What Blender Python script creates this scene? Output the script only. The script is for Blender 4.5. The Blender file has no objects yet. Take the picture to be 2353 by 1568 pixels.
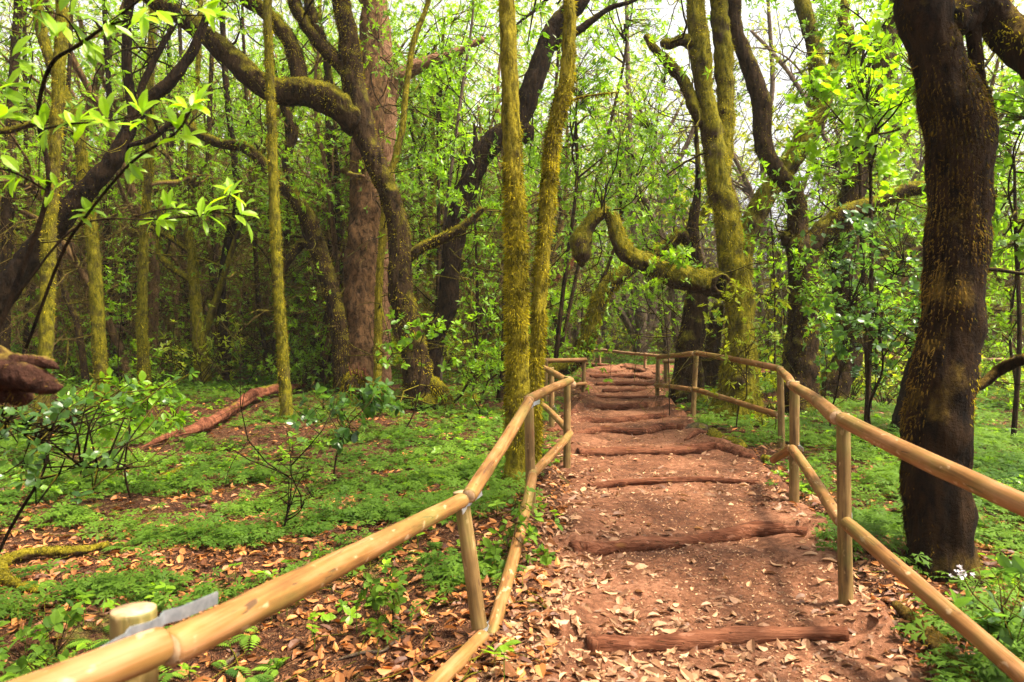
import bpy, math, random
import numpy as np
from mathutils import Vector, Matrix
R = math.radians
SC = bpy.context.scene
COL = SC.collection
RNG = np.random.default_rng(7)
random.seed(7)

# ------------------------------------------------------------------ camera and survey helpers
F = 1700.0; CX, CY = 1176.5, 784.0
EYE = np.array([0.0, 0.0, 1.5]); PIT = R(2.32)
FW = np.array([0, math.cos(PIT), -math.sin(PIT)]); UP = np.array([0, math.sin(PIT), math.cos(PIT)]); RT = np.array([1.0, 0, 0])

def P(x, y, d):
    return EYE + d*(FW + (x-CX)/F*RT + (CY-y)/F*UP)

class SN:                                             # smooth noise: a sum of random sinusoids
    def __init__(s, seed, n=7):
        r = np.random.default_rng(seed)
        k = r.normal(size=(n, 3)); k /= np.linalg.norm(k, axis=1, keepdims=True)
        s.k = k*r.uniform(.6, 1.6, (n, 1)); s.p = r.uniform(0, 6.28, n); s.n = n
    def __call__(s, p, f=1.0):
        return np.sin(p @ (s.k.T*f*2.2) + s.p).sum(-1)/math.sqrt(s.n)
N1, N2, N3, N4 = SN(1), SN(2), SN(3), SN(4)

def sstep(a, b, x):
    t = np.clip((x-a)/(b-a), 0, 1); return t*t*(3-2*t)

PATH = np.array([(-1, .45, .75), (1.0, .6, .78), (2.2, .78, .8), (3.3, .98, .78), (4.5, 1.12, .82), (5.9, 1.32, .85), (7.3, 1.5, .88), (8.4, 1.46, .8), (9.1, 1.48, .78),
                 (10.9, 1.68, .66), (12.4, 1.9, .62), (14.2, 2.1, .7), (16.2, 2.35, .72), (17.4, 2.9, .9), (18.2, 4.5, 1.6)])
def pathc(y):
    return np.interp(y, PATH[:, 0], PATH[:, 1]), np.interp(y, PATH[:, 0], PATH[:, 2])

def gz(x, y):
    x = np.asarray(x, float); y = np.asarray(y, float)
    p = np.stack([x, y, x*0], -1)
    z = .045*N1(p, .8)+.02*N2(p, 2.6)+.008*N3(p, 8.0)
    z = z - .35*sstep(4.5, 8.5, x)*sstep(6, 11, y)
    c, h = pathc(y); e = np.abs(x-c)-h
    z = z*(.35+.65*sstep(-.2, .5, e)) + .05*np.exp(-((e-.25)/.25)**2)*(y < 17)
    z = z - .10*(1-sstep(-.10, .12, e))*(y < 18.4)
    z = z - .10*sstep(.3, 2.0, -(x-c)-h)*(1-sstep(6, 10, y))
    far = np.sqrt(x*x+y*y)
    return z + .9*N4(p, .045)*sstep(25, 60, far) + .6*sstep(28, 60, far)

def G(x, y):
    d = 5.0; z = 0.0
    for _ in range(6):
        v = FW + (x-CX)/F*RT + (CY-y)/F*UP
        d = (z-EYE[2])/v[2]
        q = EYE+d*v
        z = float(gz(q[0], q[1]))
    return EYE+d*v, d

# ------------------------------------------------------------------ materials
MATS = {}
def newmat(name):
    m = bpy.data.materials.new(name); m.use_nodes = True
    nt = m.node_tree; nt.nodes.clear()
    out = nt.nodes.new('ShaderNodeOutputMaterial')
    MATS[name] = m
    return m, nt, out
def nd(nt, t, **kw):
    n = nt.nodes.new(t)
    for k, v in kw.items():
        if k.startswith('i_'): n.inputs[k[2:].replace('_', ' ')].default_value = v
        else: setattr(n, k, v)
    return n
def noise(nt, vec, scale, detail=4, rough=.55, dist=0):
    n = nd(nt, 'ShaderNodeTexNoise'); n.inputs['Scale'].default_value = scale; n.inputs['Detail'].default_value = detail
    n.inputs['Roughness'].default_value = rough; n.inputs['Distortion'].default_value = dist
    nt.links.new(vec, n.inputs['Vector']); return n.outputs['Fac']
def ramp(nt, fac, stops):
    n = nd(nt, 'ShaderNodeValToRGB'); e = n.color_ramp.elements
    while len(e) < len(stops): e.new(.5)
    for q, (p, c) in zip(e, stops):
        q.position = p; q.color = (c, c, c, 1) if isinstance(c, (int, float)) else (*c, 1)
    nt.links.new(fac, n.inputs['Fac']); return n.outputs['Color']
def mix(nt, fac, a, b, typ='MIX'):
    n = nd(nt, 'ShaderNodeMix'); n.data_type = 'RGBA'; n.blend_type = typ
    for s, v in ((0, fac), (6, a), (7, b)):
        if hasattr(v, 'node'): nt.links.new(v, n.inputs[s])
        else: n.inputs[s].default_value = v if s == 0 else (*v, 1)
    return n.outputs[2]
def mth(nt, op, a, b=None, c=None, clamp=False):
    n = nd(nt, 'ShaderNodeMath', operation=op); n.use_clamp = clamp
    for i, v in enumerate((a, b, c)):
        if v is None: continue
        if hasattr(v, 'node'): nt.links.new(v, n.inputs[i])
        else: n.inputs[i].default_value = v
    return n.outputs[0]
def coord(nt, stretch=(1, 1, 1), what='Object'):
    t = nd(nt, 'ShaderNodeTexCoord'); m = nd(nt, 'ShaderNodeMapping'); m.inputs['Scale'].default_value = stretch
    nt.links.new(t.outputs[what], m.inputs['Vector']); return m.outputs[0]
def bsdf(nt, out, col, rough=.8, spec=.3, bump=None, bstr=.5, bdist=.02):
    b = nd(nt, 'ShaderNodeBsdfPrincipled'); b.inputs['Roughness'].default_value = rough
    b.inputs['Specular IOR Level'].default_value = spec
    if hasattr(col, 'node'): nt.links.new(col, b.inputs['Base Color'])
    else: b.inputs['Base Color'].default_value = (*col, 1)
    if bump is not None:
        n = nd(nt, 'ShaderNodeBump'); n.inputs['Strength'].default_value = bstr; n.inputs['Distance'].default_value = bdist
        nt.links.new(bump, n.inputs['Height']); nt.links.new(n.outputs[0], b.inputs['Normal'])
    if out is not None: nt.links.new(b.outputs[0], out.inputs['Surface'])
    return b

def bark(name, dark, light, moss, amount, stretch=.35, mossc=((.045, .045, .004), (.25, .21, .012)), crack=28):
    m, nt, out = newmat(name)
    v = coord(nt, (1, 1, stretch)); v1 = coord(nt)
    big = noise(nt, v1, 2.2, 5, .6); fine = noise(nt, v, crack*.6, 6, .7, .5); fz = noise(nt, v1, 38, 5, .75)
    base = ramp(nt, fine, [(.36, dark), (.62, light)])
    geo = nd(nt, 'ShaderNodeNewGeometry'); sx = nd(nt, 'ShaderNodeSeparateXYZ'); nt.links.new(geo.outputs['Normal'], sx.inputs[0])
    f = mth(nt, 'MULTIPLY_ADD', sx.outputs[2], .45, big)             # moss keeps to upper sides and damp patches
    f = mth(nt, 'ADD', f, mth(nt, 'MULTIPLY', fz, .25))
    f = ramp(nt, mth(nt, 'ADD', f, amount-.65), [(.42, 0.0), (.62, 1.0)])
    mc = ramp(nt, noise(nt, v, 24, 5, .75, .6), [(.36, mossc[0]), (.64, mossc[1])])
    col = mix(nt, f, base, mc)
    h = mth(nt, 'ADD', mth(nt, 'MULTIPLY', fine, .8), mth(nt, 'MULTIPLY', fz, .5))
    bsdf(nt, out, col, .95, .08, h, 1.0, .07)
    return m
BLK = ((.012, .007, .005), (.055, .034, .022))
bark('bark_dark', (.005, .003, .002), (.036, .020, .009), 0, .16)
bark('bark_half', (.007, .004, .002), (.060, .034, .014), 0, .34)
bark('bark_moss', (.02, .013, .006), (.08, .05, .026), 0, .62)
bark('bark_green', (.02, .013, .006), (.11, .07, .03), 0, .68, mossc=((.06, .05, .005), (.34, .27, .018)))
bark('bark_rough', (.022, .012, .006), (.20, .105, .045), 0, .20, .6, crack=20)
m, nt, out = newmat('hollow'); bsdf(nt, out, (.006, .004, .003), 1, 0)  # near-black colour stands for the shade inside the knot hole
bark('bark_pale', (.06, .04, .028), (.19, .13, .09), 0, .14)
bark('bark_shaggy', (.004, .0025, .0015), (.036, .018, .007), 0, .36, .3, mossc=((.035, .020, .004), (.21, .13, .020)))
bark('bark_dead', (.020, .008, .005), (.085, .036, .022), 0, .10, .5, mossc=((.16, .10, .015), (.50, .36, .06)), crack=40)
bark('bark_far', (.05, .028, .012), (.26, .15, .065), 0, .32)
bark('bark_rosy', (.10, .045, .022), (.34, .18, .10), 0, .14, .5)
bark('bark_red', (.06, .018, .010), (.28, .10, .05), 0, .02, .25, crack=16)

def leafmat(name, lo, hi, trans, rough=.4, tmix=.45, spec=.35):
    m, nt, out = newmat(name)
    a = nd(nt, 'ShaderNodeAttribute', attribute_name='rnd')
    col = ramp(nt, a.outputs['Fac'], [(0.0, lo), (.9, hi), (1.0, tuple(min(1, c*1.3) for c in hi))])
    tc = mix(nt, 1.0, col, trans, 'MULTIPLY')
    b = bsdf(nt, None, col, rough, spec)
    t = nd(nt, 'ShaderNodeBsdfTranslucent'); nt.links.new(tc, t.inputs['Color'])
    mx = nd(nt, 'ShaderNodeMixShader'); mx.inputs[0].default_value = tmix
    nt.links.new(b.outputs[0], mx.inputs[1]); nt.links.new(t.outputs[0], mx.inputs[2]); nt.links.new(mx.outputs[0], out.inputs['Surface'])
    return m
leafmat('leaf_fresh', (.07, .14, .005), (.25, .39, .008), (1.9, 2.1, 1.0))
leafmat('leaf_mid', (.045, .11, .006), (.19, .32, .012), (2.2, 2.3, 1.0))
leafmat('leaf_yellow', (.13, .18, .008), (.34, .40, .015), (2.2, 2.0, 1.2))
leafmat('leaf_dark', (.022, .060, .012), (.085, .17, .028), (2.3, 2.3, 1.0), rough=.32, spec=.45)
leafmat('leaf_ground', (.022, .062, .006), (.125, .215, .018), (2.0, 2.0, 1.1), rough=.6, tmix=.4, spec=.12)
leafmat('leaf_dry', (.10, .036, .013), (.42, .23, .115), (1.5, 1.3, 1.0), rough=.55, tmix=.15)
leafmat('leaf_rust', (.07, .020, .005), (.44, .165, .042), (1.5, 1.3, 1.0), rough=.55, tmix=.15)
leafmat('moss_tuft', (.022, .018, .002), (.42, .34, .014), (1.6, 1.6, 1.0), rough=.9, tmix=.35, spec=.05)
leafmat('moss_brown', (.022, .012, .002), (.21, .125, .018), (1.6, 1.4, 1.0), rough=.9, tmix=.3, spec=.05)
leafmat('petal', (.6, .55, .58), (.75, .72, .75), (1.1, 1.1, 1.1), rough=.5, tmix=.3)

def m_wood(name, pal, green=.0, streak=9, rgh=.6):
    m, nt, out = newmat(name)
    v = coord(nt, (1, 1, .05)); v1 = coord(nt, (1, 1, .5)); oi = nd(nt, 'ShaderNodeObjectInfo')
    ad = nd(nt, 'ShaderNodeVectorMath', operation='ADD'); cb = nd(nt, 'ShaderNodeCombineXYZ')
    nt.links.new(mth(nt, 'MULTIPLY', oi.outputs['Random'], 40), cb.inputs[2]); nt.links.new(v, ad.inputs[0]); nt.links.new(cb.outputs[0], ad.inputs[1])
    s1 = noise(nt, ad.outputs[0], streak*6, 5, .6, .6)
    ad2 = nd(nt, 'ShaderNodeVectorMath', operation='ADD'); nt.links.new(v1, ad2.inputs[0]); nt.links.new(cb.outputs[0], ad2.inputs[1])
    blot = noise(nt, ad2.outputs[0], 6, 4, .6)
    col = ramp(nt, mth(nt, 'MULTIPLY_ADD', blot, .5, mth(nt, 'MULTIPLY', s1, .5)), [(.37, pal[0]), (.49, pal[1]), (.61, pal[2])])
    spots = ramp(nt, noise(nt, ad2.outputs[0], 28, 3, .5), [(.63, 0.0), (.69, .7)])
    col = mix(nt, spots, col, pal[3])
    vc = coord(nt, (1, 1, .10)); ad3 = nd(nt, 'ShaderNodeVectorMath', operation='ADD'); nt.links.new(vc, ad3.inputs[0]); nt.links.new(cb.outputs[0], ad3.inputs[1])
    crk = ramp(nt, noise(nt, ad3.outputs[0], 62, 2, .5, .5), [(.30, .95), (.335, 0.0)])
    col = mix(nt, crk, col, (.07, .035, .015))
    vo = nd(nt, 'ShaderNodeTexVoronoi'); vo.inputs['Scale'].default_value = 8; nt.links.new(ad2.outputs[0], vo.inputs['Vector'])
    kn = ramp(nt, vo.outputs['Distance'], [(.08, .9), (.17, 0.0)])
    col = mix(nt, kn, col, (.14, .06, .02))
    if green:
        gm = ramp(nt, noise(nt, v1, 3.2, 4, .6), [(.47, 0.0), (.62, green)])
        col = mix(nt, gm, col, (.14, .14, .03))
    bsdf(nt, out, col, rgh, .22 if rgh < .8 else .08, mth(nt, 'SUBTRACT', s1, crk), .35 if rgh < .8 else .9, .006 if rgh < .8 else .02)
m_wood('peeled_pole', ((.085, .034, .008), (.19, .086, .022), (.29, .140, .056), (.43, .29, .16)), .55)
m_wood('post_wood', ((.06, .032, .010), (.15, .086, .027), (.25, .155, .058), (.33, .22, .10)), .7)
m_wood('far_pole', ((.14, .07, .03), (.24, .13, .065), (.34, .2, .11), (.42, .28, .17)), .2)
m_wood('step_wood', ((.028, .008, .003), (.090, .030, .014), (.16, .062, .031), (.22, .10, .058)), 0, 8, .9)
m, nt, out = newmat('end_grain'); v = coord(nt)
bsdf(nt, out, ramp(nt, noise(nt, v, 60, 4, .6), [(.3, (.26, .14, .06)), (.7, (.44, .30, .17))]), .7)
m, nt, out = newmat('galvanised'); v = coord(nt)
b = bsdf(nt, out, ramp(nt, noise(nt, v, 60, 3, .5), [(.3, (.36, .39, .42)), (.7, (.58, .60, .62))]), .42); b.inputs['Metallic'].default_value = .85

m, nt, out = newmat('earth_path'); v = coord(nt)
n1 = noise(nt, v, 1.4, 5, .6); n2 = noise(nt, v, 22, 5, .7); n3 = noise(nt, v, 130, 3, .7)
col = ramp(nt, mth(nt, 'MULTIPLY_ADD', n1, .5, mth(nt, 'MULTIPLY', n2, .5)), [(.40, (.055, .020, .009)), (.5, (.125, .048, .022)), (.60, (.24, .105, .055))])
vo = nd(nt, 'ShaderNodeTexVoronoi'); vo.inputs['Scale'].default_value = 55; vo.inputs['Randomness'].default_value = 1
wv = nd(nt, 'ShaderNodeVectorMath', operation='ADD'); nz = nd(nt, 'ShaderNodeTexNoise'); nz.inputs['Scale'].default_value = 9; nt.links.new(v, nz.inputs['Vector'])
nt.links.new(v, wv.inputs[0]); nt.links.new(nz.outputs['Color'], wv.inputs[1]); nt.links.new(wv.outputs[0], vo.inputs['Vector'])
chip = ramp(nt, mth(nt, 'ADD', vo.outputs['Distance'], mth(nt, 'MULTIPLY', n2, .5)), [(.40, 1.0), (.50, 0.0)])
sp = nd(nt, 'ShaderNodeSeparateColor'); nt.links.new(vo.outputs['Color'], sp.inputs[0])
chip = mth(nt, 'MULTIPLY', chip, ramp(nt, sp.outputs[0], [(.62, 0.0), (.66, 1.0)]))
col = mix(nt, chip, col, ramp(nt, sp.outputs[1], [(0.0, (.16, .07, .035)), (1.0, (.44, .25, .14))]))
bsdf(nt, out, col, .92, .15, mth(nt, 'ADD', mth(nt, 'MULTIPLY', n2, .8), mth(nt, 'MULTIPLY', n3, .4)), .8, .03)

m, nt, out = newmat('forest_floor'); v = coord(nt)
n1 = noise(nt, v, .9, 5, .6); n2 = noise(nt, v, 18, 5, .7); n3 = noise(nt, v, 90, 3, .7)
vo = nd(nt, 'ShaderNodeTexVoronoi'); vo.inputs['Scale'].default_value = 24
wv = nd(nt, 'ShaderNodeVectorMath', operation='ADD'); nz = nd(nt, 'ShaderNodeTexNoise'); nz.inputs['Scale'].default_value = 7; nt.links.new(v, nz.inputs['Vector'])
nt.links.new(v, wv.inputs[0]); nt.links.new(nz.outputs['Color'], wv.inputs[1]); nt.links.new(wv.outputs[0], vo.inputs['Vector'])
sp = nd(nt, 'ShaderNodeSeparateColor'); nt.links.new(vo.outputs['Color'], sp.inputs[0])
lit = ramp(nt, sp.outputs[0], [(0.0, (.025, .010, .005)), (.45, (.08, .030, .013)), (.8, (.18, .074, .03)), (1.0, (.30, .16, .08))])
soil = ramp(nt, n2, [(.3, (.030, .011, .006)), (.7, (.12, .048, .022))])
col = mix(nt, ramp(nt, n2, [(.40, 0.0), (.55, 1.0)]), soil, lit)
mossn = ramp(nt, mth(nt, 'MULTIPLY_ADD', n2, .35, mth(nt, 'MULTIPLY', n1, .7)), [(.56, 0.0), (.66, .75)])
col = mix(nt, mossn, col, ramp(nt, n3, [(.3, (.045, .065, .006)), (.7, (.15, .19, .02))]))
bsdf(nt, out, col, .95, .1, mth(nt, 'ADD', n2, mth(nt, 'MULTIPLY', vo.outputs['Distance'], .8)), .9, .05)

# ------------------------------------------------------------------ mesh helpers
class Acc:
    def __init__(s): s.v = []; s.f = []; s.r = []; s.n = 0
    def add(s, v, f, r=None):
        v = np.asarray(v, np.float32).reshape(-1, 3); f = np.asarray(f, np.int32).reshape(-1, 3)
        s.v.append(v); s.f.append(f+s.n); s.n += len(v)
        s.r.append(np.full(len(v), .5, np.float32) if r is None else np.asarray(r, np.float32))
    def empty(s): return not s.v

def link(o, parent=None):
    COL.objects.link(o)
    if parent is not None: o.parent = parent
    return o
def build(name, acc, mat, parent=None, off=None, smooth=True, loc=None):
    v = np.concatenate(acc.v); f = np.concatenate(acc.f); r = np.concatenate(acc.r)
    if off is not None: v = v-np.asarray(off, np.float32)
    me = bpy.data.meshes.new(name)
    me.vertices.add(len(v)); me.loops.add(len(f)*3); me.polygons.add(len(f))
    me.vertices.foreach_set('co', v.astype(np.float32).ravel())
    me.loops.foreach_set('vertex_index', f.astype(np.int32).ravel())
    me.polygons.foreach_set('loop_start', np.arange(len(f), dtype=np.int32)*3)
    me.polygons.foreach_set('use_smooth', np.full(len(f), smooth, bool))
    a = me.attributes.new('rnd', 'FLOAT', 'POINT'); a.data.foreach_set('value', r.astype(np.float32))
    me.update(calc_edges=True); me.validate()
    me.materials.append(MATS[mat])
    o = bpy.data.objects.new(name, me)
    if loc is not None: o.location = loc
    return link(o, parent)
def thing(name, label, cat, loc=(0, 0, 0), group=None):
    o = bpy.data.objects.new(name, None); o.empty_display_size = .2; o.location = loc
    return tag(link(o), label, cat, group)
def tag(o, label, cat, group=None, kind=None):
    if label: o['label'] = label
    if cat: o['category'] = cat
    if group: o['group'] = group
    if kind: o['kind'] = kind
    return o
def dup(root, loc, rz=0, s=1.0, label=None, group=None):
    r = root.copy(); COL.objects.link(r); r.location = loc; r.rotation_euler = (0, 0, rz); r.scale = (s, s, s)
    if label: r['label'] = label
    if group: r['group'] = group
    for ch in list(root.children):
        c = ch.copy(); COL.objects.link(c); c.parent = r
        for g in ch.children:
            d = g.copy(); COL.objects.link(d); d.parent = c
    return r

def spline(pts, rad, step):
    pts = np.asarray(pts, float); rad = np.asarray(rad, float)
    if len(pts) < 2: return pts, rad
    q = np.vstack([2*pts[0]-pts[1], pts, 2*pts[-1]-pts[-2]])
    op, orr = [], []
    for i in range(len(pts)-1):
        a, b, c, d = q[i:i+4]; L = np.linalg.norm(c-b)
        n = max(1, int(round(L/step)))
        t = (np.arange(n)/n)[:, None]
        op.append(.5*((2*b)+(c-a)*t+(2*a-5*b+4*c-d)*t*t+(3*b-a-3*c+d)*t**3))
        tt = t[:, 0]; tt = tt*tt*(3-2*tt); orr.append(rad[i]*(1-tt)+rad[i+1]*tt)
    op.append(pts[-1:]); orr.append(rad[-1:])
    return np.concatenate(op), np.concatenate(orr)

def frames(c):
    t = np.gradient(c, axis=0); t /= np.linalg.norm(t, axis=1, keepdims=True)+1e-9
    a = np.array([1.0, 0, 0]) if abs(t[0][0]) < .9 else np.array([0, 1.0, 0])
    n = a-t[0]*a.dot(t[0]); n /= np.linalg.norm(n); N = np.empty_like(c)
    for i in range(len(c)):
        n = n-t[i]*n.dot(t[i]); n /= np.linalg.norm(n)+1e-9; N[i] = n
    return t, N, np.cross(t, N)

def tube(acc, pts, rad, sides=8, step=None, lump=.0, lf=6.0, cap='round', rnd=None, flare=0.0, seed=0):
    """swept limb; flare > 0 buttresses the foot. Returns ring centres, radii and outward frames."""
    rad = np.asarray(rad, float)
    c, r = spline(pts, rad, step or max(.02, float(rad.mean())*.9))
    t, N, B = frames(c)
    th = np.arange(sides)/sides*2*math.pi+seed
    dirs = np.cos(th)[None, :, None]*N[:, None, :]+np.sin(th)[None, :, None]*B[:, None, :]
    rr = np.repeat(r[:, None], sides, 1)
    if lump:
        sp = c[:, None, :]+dirs*np.maximum(rr, .02)[:, :, None]
        rr = rr*(1+lump*(.62*N1(sp, lf)+.4*N2(sp, lf*2.3)+.32*N3(sp*np.array([1, 1, .4]), lf*5)+.2*N4(sp*np.array([1, 1, .5]), lf*10)))
    if flare:
        s = np.concatenate([[0], np.cumsum(np.linalg.norm(np.diff(c, axis=0), axis=1))])
        rr = rr*(1+flare*np.exp(-s/(.9*r[0]+.08))[:, None]*(1+.55*np.sin(th*3+seed)+.4*np.sin(th*5+2*seed))[None, :])
    v = c[:, None, :]+dirs*rr[:, :, None]
    n = len(c); V = [v.reshape(-1, 3)]
    i, j = np.meshgrid(np.arange(n-1), np.arange(sides), indexing='ij'); j2 = (j+1) % sides
    a, b, d, e = i*sides+j, i*sides+j2, (i+1)*sides+j2, (i+1)*sides+j
    Fc = [np.stack([a, b, d], -1).reshape(-1, 3), np.stack([a, d, e], -1).reshape(-1, 3)]
    k = n*sides
    for end, sg in ((0, -1), (n-1, 1)):
        V.append((c[end]+t[end]*sg*(r[end]*.5 if cap == 'round' else 0))[None]); jj = np.arange(sides); q = end*sides
        Fc.append(np.stack([np.full(sides, k), q+jj, q+(jj+1) % sides][::1 if sg > 0 else -1], -1)); k += 1
    V = np.concatenate(V); acc.add(V, np.concatenate(Fc), np.full(len(V), .5 if rnd is None else rnd))
    return c, r, dirs, rr

def unit(v): return v/(np.linalg.norm(v, axis=-1, keepdims=True)+1e-9)

# leaf outlines: (along, across, lift)
DIAM = (np.array([(0, 0, 0), (.42, .20, .05), (1, 0, -.06), (.42, -.20, .05)]), np.array([(0, 2, 1), (0, 3, 2)]))
LANC = (np.array([(0, 0, 0), (.22, .13, .04), (.55, .20, .05), (.82, .12, .0), (1, 0, -.10), (.82, -.12, .0), (.55, -.20, .05), (.22, -.13, .04), (.22, 0, 0), (.55, 0, 0), (.82, 0, -.03)]),
        np.array([(0, 8, 1), (1, 8, 9), (1, 9, 2), (2, 9, 10), (2, 10, 3), (3, 10, 4), (0, 7, 8), (8, 7, 6), (8, 6, 9), (9, 6, 5), (9, 5, 10), (10, 5, 4)]))
OVAL = (LANC[0]*np.array([1, 1.55, 1]), LANC[1])
CURL = (LANC[0]*np.array([1, 1.25, 2.2])+np.array([0, 0, .0]), LANC[1])
def _palm():
    v = [(0, 0, 0)]; f = []
    for a, L in ((-105, .62), (-55, .85), (0, 1.0), (55, .85), (105, .62)):
        ca, sa = math.cos(R(a)), math.sin(R(a))
        def pt(s, w, z): return (.05+ca*s-sa*w, sa*s+ca*w, z)
        k = len(v)
        v += [pt(L*.45, .10*L, .04), pt(L*.45, -.10*L, .04), pt(L*.62, .24*L, .0), pt(L*.62, -.24*L, .0), pt(L, 0, -.10), pt(L*.7, .07*L, .02), pt(L*.7, -.07*L, .02)]
        f += [(0, k+1, k), (k, k+5, k+2), (k+1, k+3, k+6), (k, k+1, k+5), (k+1, k+6, k+5), (k+5, k+6, k+4)]
    return np.array(v)*np.array([.62, .62, .62]), np.array(f)
PALM = _palm()
TUFT = (np.array([(0, .13, 0), (0, -.13, 0), (.55, .07, .10), (.55, -.07, .10), (1, 0, -.05)]), np.array([(0, 1, 3), (0, 3, 2), (2, 3, 4)]))

def scatter(acc, pos, d, nrm, size, tpl, rnd=None, wide=1.0, rng=RNG):
    """one leaf per row: root position, direction, face normal and length"""
    pos = np.asarray(pos); n = len(pos)
    if n == 0: return
    d = unit(d); s = unit(np.cross(nrm, d)); m = np.cross(d, s)
    size = np.broadcast_to(size, (n,)); tv, tf = tpl; k = len(tv)
    w = wide*rng.uniform(.8, 1.2, n)
    v = pos[:, None, :]+size[:, None, None]*(tv[None, :, 0:1]*d[:, None, :]+(tv[None, :, 1:2]*w[:, None, None])*s[:, None, :]+tv[None, :, 2:3]*m[:, None, :])
    f = tf[None]+(np.arange(n)*k)[:, None, None]
    rnd = rng.random(n) if rnd is None else rnd
    acc.add(v.reshape(-1, 3), f.reshape(-1, 3), np.repeat(rnd, k))

def whorls(acc, c, ax, per, size, tpl=DIAM, spread=(40, 85), rng=RNG, base=None, rv=.35):
    c = np.asarray(c, float); n = len(c)
    if n == 0: return
    ax = unit(np.asarray(ax, float)); a = np.where(np.abs(ax[:, 2:3]) < .9, np.array([[0, 0, 1.0]]), np.array([[1.0, 0, 0]]))
    u = unit(np.cross(ax, a)); w = np.cross(ax, u)
    ph = np.arange(per)[None]*2.399+rng.uniform(0, 6.28, (n, 1))+rng.normal(0, .25, (n, per))
    el = np.radians(rng.uniform(*spread, (n, per)))
    d = np.cos(el)[..., None]*ax[:, None]+np.sin(el)[..., None]*(np.cos(ph)[..., None]*u[:, None]+np.sin(ph)[..., None]*w[:, None])
    d[..., 2] -= .12
    nr = ax[:, None]+.5*np.array([0, 0, 1.0])+rng.normal(0, .35, d.shape)
    sz = size*rng.uniform(.55, 1.15, (n, per))
    pos = c[:, None]-ax[:, None]*(rng.random((n, per))*.5*size)[..., None]
    b = (rng.random(n) if base is None else base)[:, None]
    rnd = np.clip(b*(1-rv)+rv*rng.random((n, per)), 0, 1)
    scatter(acc, pos.reshape(-1, 3), d.reshape(-1, 3), nr.reshape(-1, 3), sz.ravel(), tpl, rnd.ravel(), rng=rng)

def crooked(p, d, L, n, wig, up, rng):
    pts = [np.array(p, float)]; d = unit(np.array(d, float)); w = rng.normal(0, wig, 3)
    for _ in range(n):
        w = .5*w+rng.normal(0, wig, 3); d = unit(d+w+np.array([0, 0, up])); pts.append(pts[-1]+d*L/n)
    return np.array(pts)

def sprig(acc, p, d, L, r, rng, depth=1, out=None, wig=.28, up=.06, sides=4, kids=4):
    """a crooked twig with its side twigs; tips go to out as (point, direction)"""
    pts = crooked(p, d, L, 5, wig, up, rng)
    tube(acc, pts, np.linspace(r, r*.35, 6), sides, step=L/5, cap='flat')
    if out is not None:
        out.append((pts[-1], pts[-1]-pts[-2]))
        if depth == 0: out.append((pts[3], pts[3]-pts[2]))
    if depth > 0:
        for _ in range(kids):
            i = rng.integers(1, 5); q = pts[i]+(pts[i+1]-pts[i])*rng.random()
            dd = unit(pts[i+1]-pts[i])+rng.normal(0, .75, 3)
            sprig(acc, q, dd, L*rng.uniform(.3, .6), r*.5, rng, depth-1, out, wig, up, max(3, sides-1), kids)

# ------------------------------------------------------------------ world, sun, camera
SUN_EL, SUN_AZ = 60.0, 104.0     # high on the right of the path
w = bpy.data.worlds.new('World'); SC.world = w; w.use_nodes = True
nt = w.node_tree; bg = nt.nodes['Background']
sky = nt.nodes.new('ShaderNodeTexSky'); sky.sky_type = 'NISHITA'; sky.sun_disc = False
sky.sun_elevation = R(SUN_EL); sky.sun_rotation = R(SUN_AZ); sky.air_density = .8; sky.dust_density = 6.0; sky.ozone_density = .6
hs = nt.nodes.new('ShaderNodeHueSaturation'); hs.inputs['Saturation'].default_value = .05
nt.links.new(sky.outputs[0], hs.inputs['Color']); nt.links.new(hs.outputs[0], bg.inputs['Color'])
bg.inputs['Strength'].default_value = .15
sl = bpy.data.lights.new('sun', 'SUN'); sl.energy = 4.5; sl.angle = R(9); sl.color = (1.0, .88, .68)
so = bpy.data.objects.new('sun', sl); COL.objects.link(so)
dv = Vector((math.sin(R(SUN_AZ))*math.cos(R(SUN_EL)), math.cos(R(SUN_AZ))*math.cos(R(SUN_EL)), math.sin(R(SUN_EL))))
so.rotation_euler = dv.to_track_quat('Z', 'Y').to_euler(); so.location = dv*40
cd = bpy.data.cameras.new('camera'); cd.sensor_width = 36; cd.lens = 36*F/2353; cd.clip_end = 1200; cd.clip_start = .05
cd.dof.use_dof = True; cd.dof.focus_distance = 7.0; cd.dof.aperture_fstop = 4.0
co = bpy.data.objects.new('camera', cd); COL.objects.link(co); co.location = EYE; co.rotation_euler = (R(90)-PIT, 0, 0)
SC.camera = co
SC.view_settings.view_transform = 'Standard'; SC.view_settings.look = 'None'; SC.view_settings.exposure = 1.55
SC.cycles.use_denoising = True
SC.cycles.max_bounces = 12; SC.cycles.diffuse_bounces = 9; SC.cycles.glossy_bounces = 2; SC.cycles.transmission_bounces = 9; SC.cycles.transparent_max_bounces = 4
SC.cycles.sample_clamp_indirect = 6

# ------------------------------------------------------------------ ground and path
def gridmesh(name, X, Y, Z, mat):
    a = Acc(); ny, nx = X.shape
    v = np.stack([X, Y, Z], -1).reshape(-1, 3)
    i, j = np.meshgrid(np.arange(ny-1), np.arange(nx-1), indexing='ij'); q = i*nx+j
    a.add(v, np.concatenate([np.stack([q, q+1, q+nx+1], -1).reshape(-1, 3), np.stack([q, q+nx+1, q+nx], -1).reshape(-1, 3)]))
    return build(name, a, mat)
def spaced(lim, fine, n):
    t = np.linspace(-1, 1, n); return np.sinh(t*math.asinh(lim/fine))*fine
xs = spaced(300, 3.5, 420); ys = spaced(320, 3.5, 420)+6
X, Y = np.meshgrid(xs, ys); Z = gz(X, Y)
g = gridmesh('ground', X, Y, Z, 'forest_floor'); g['kind'] = 'structure'

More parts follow.
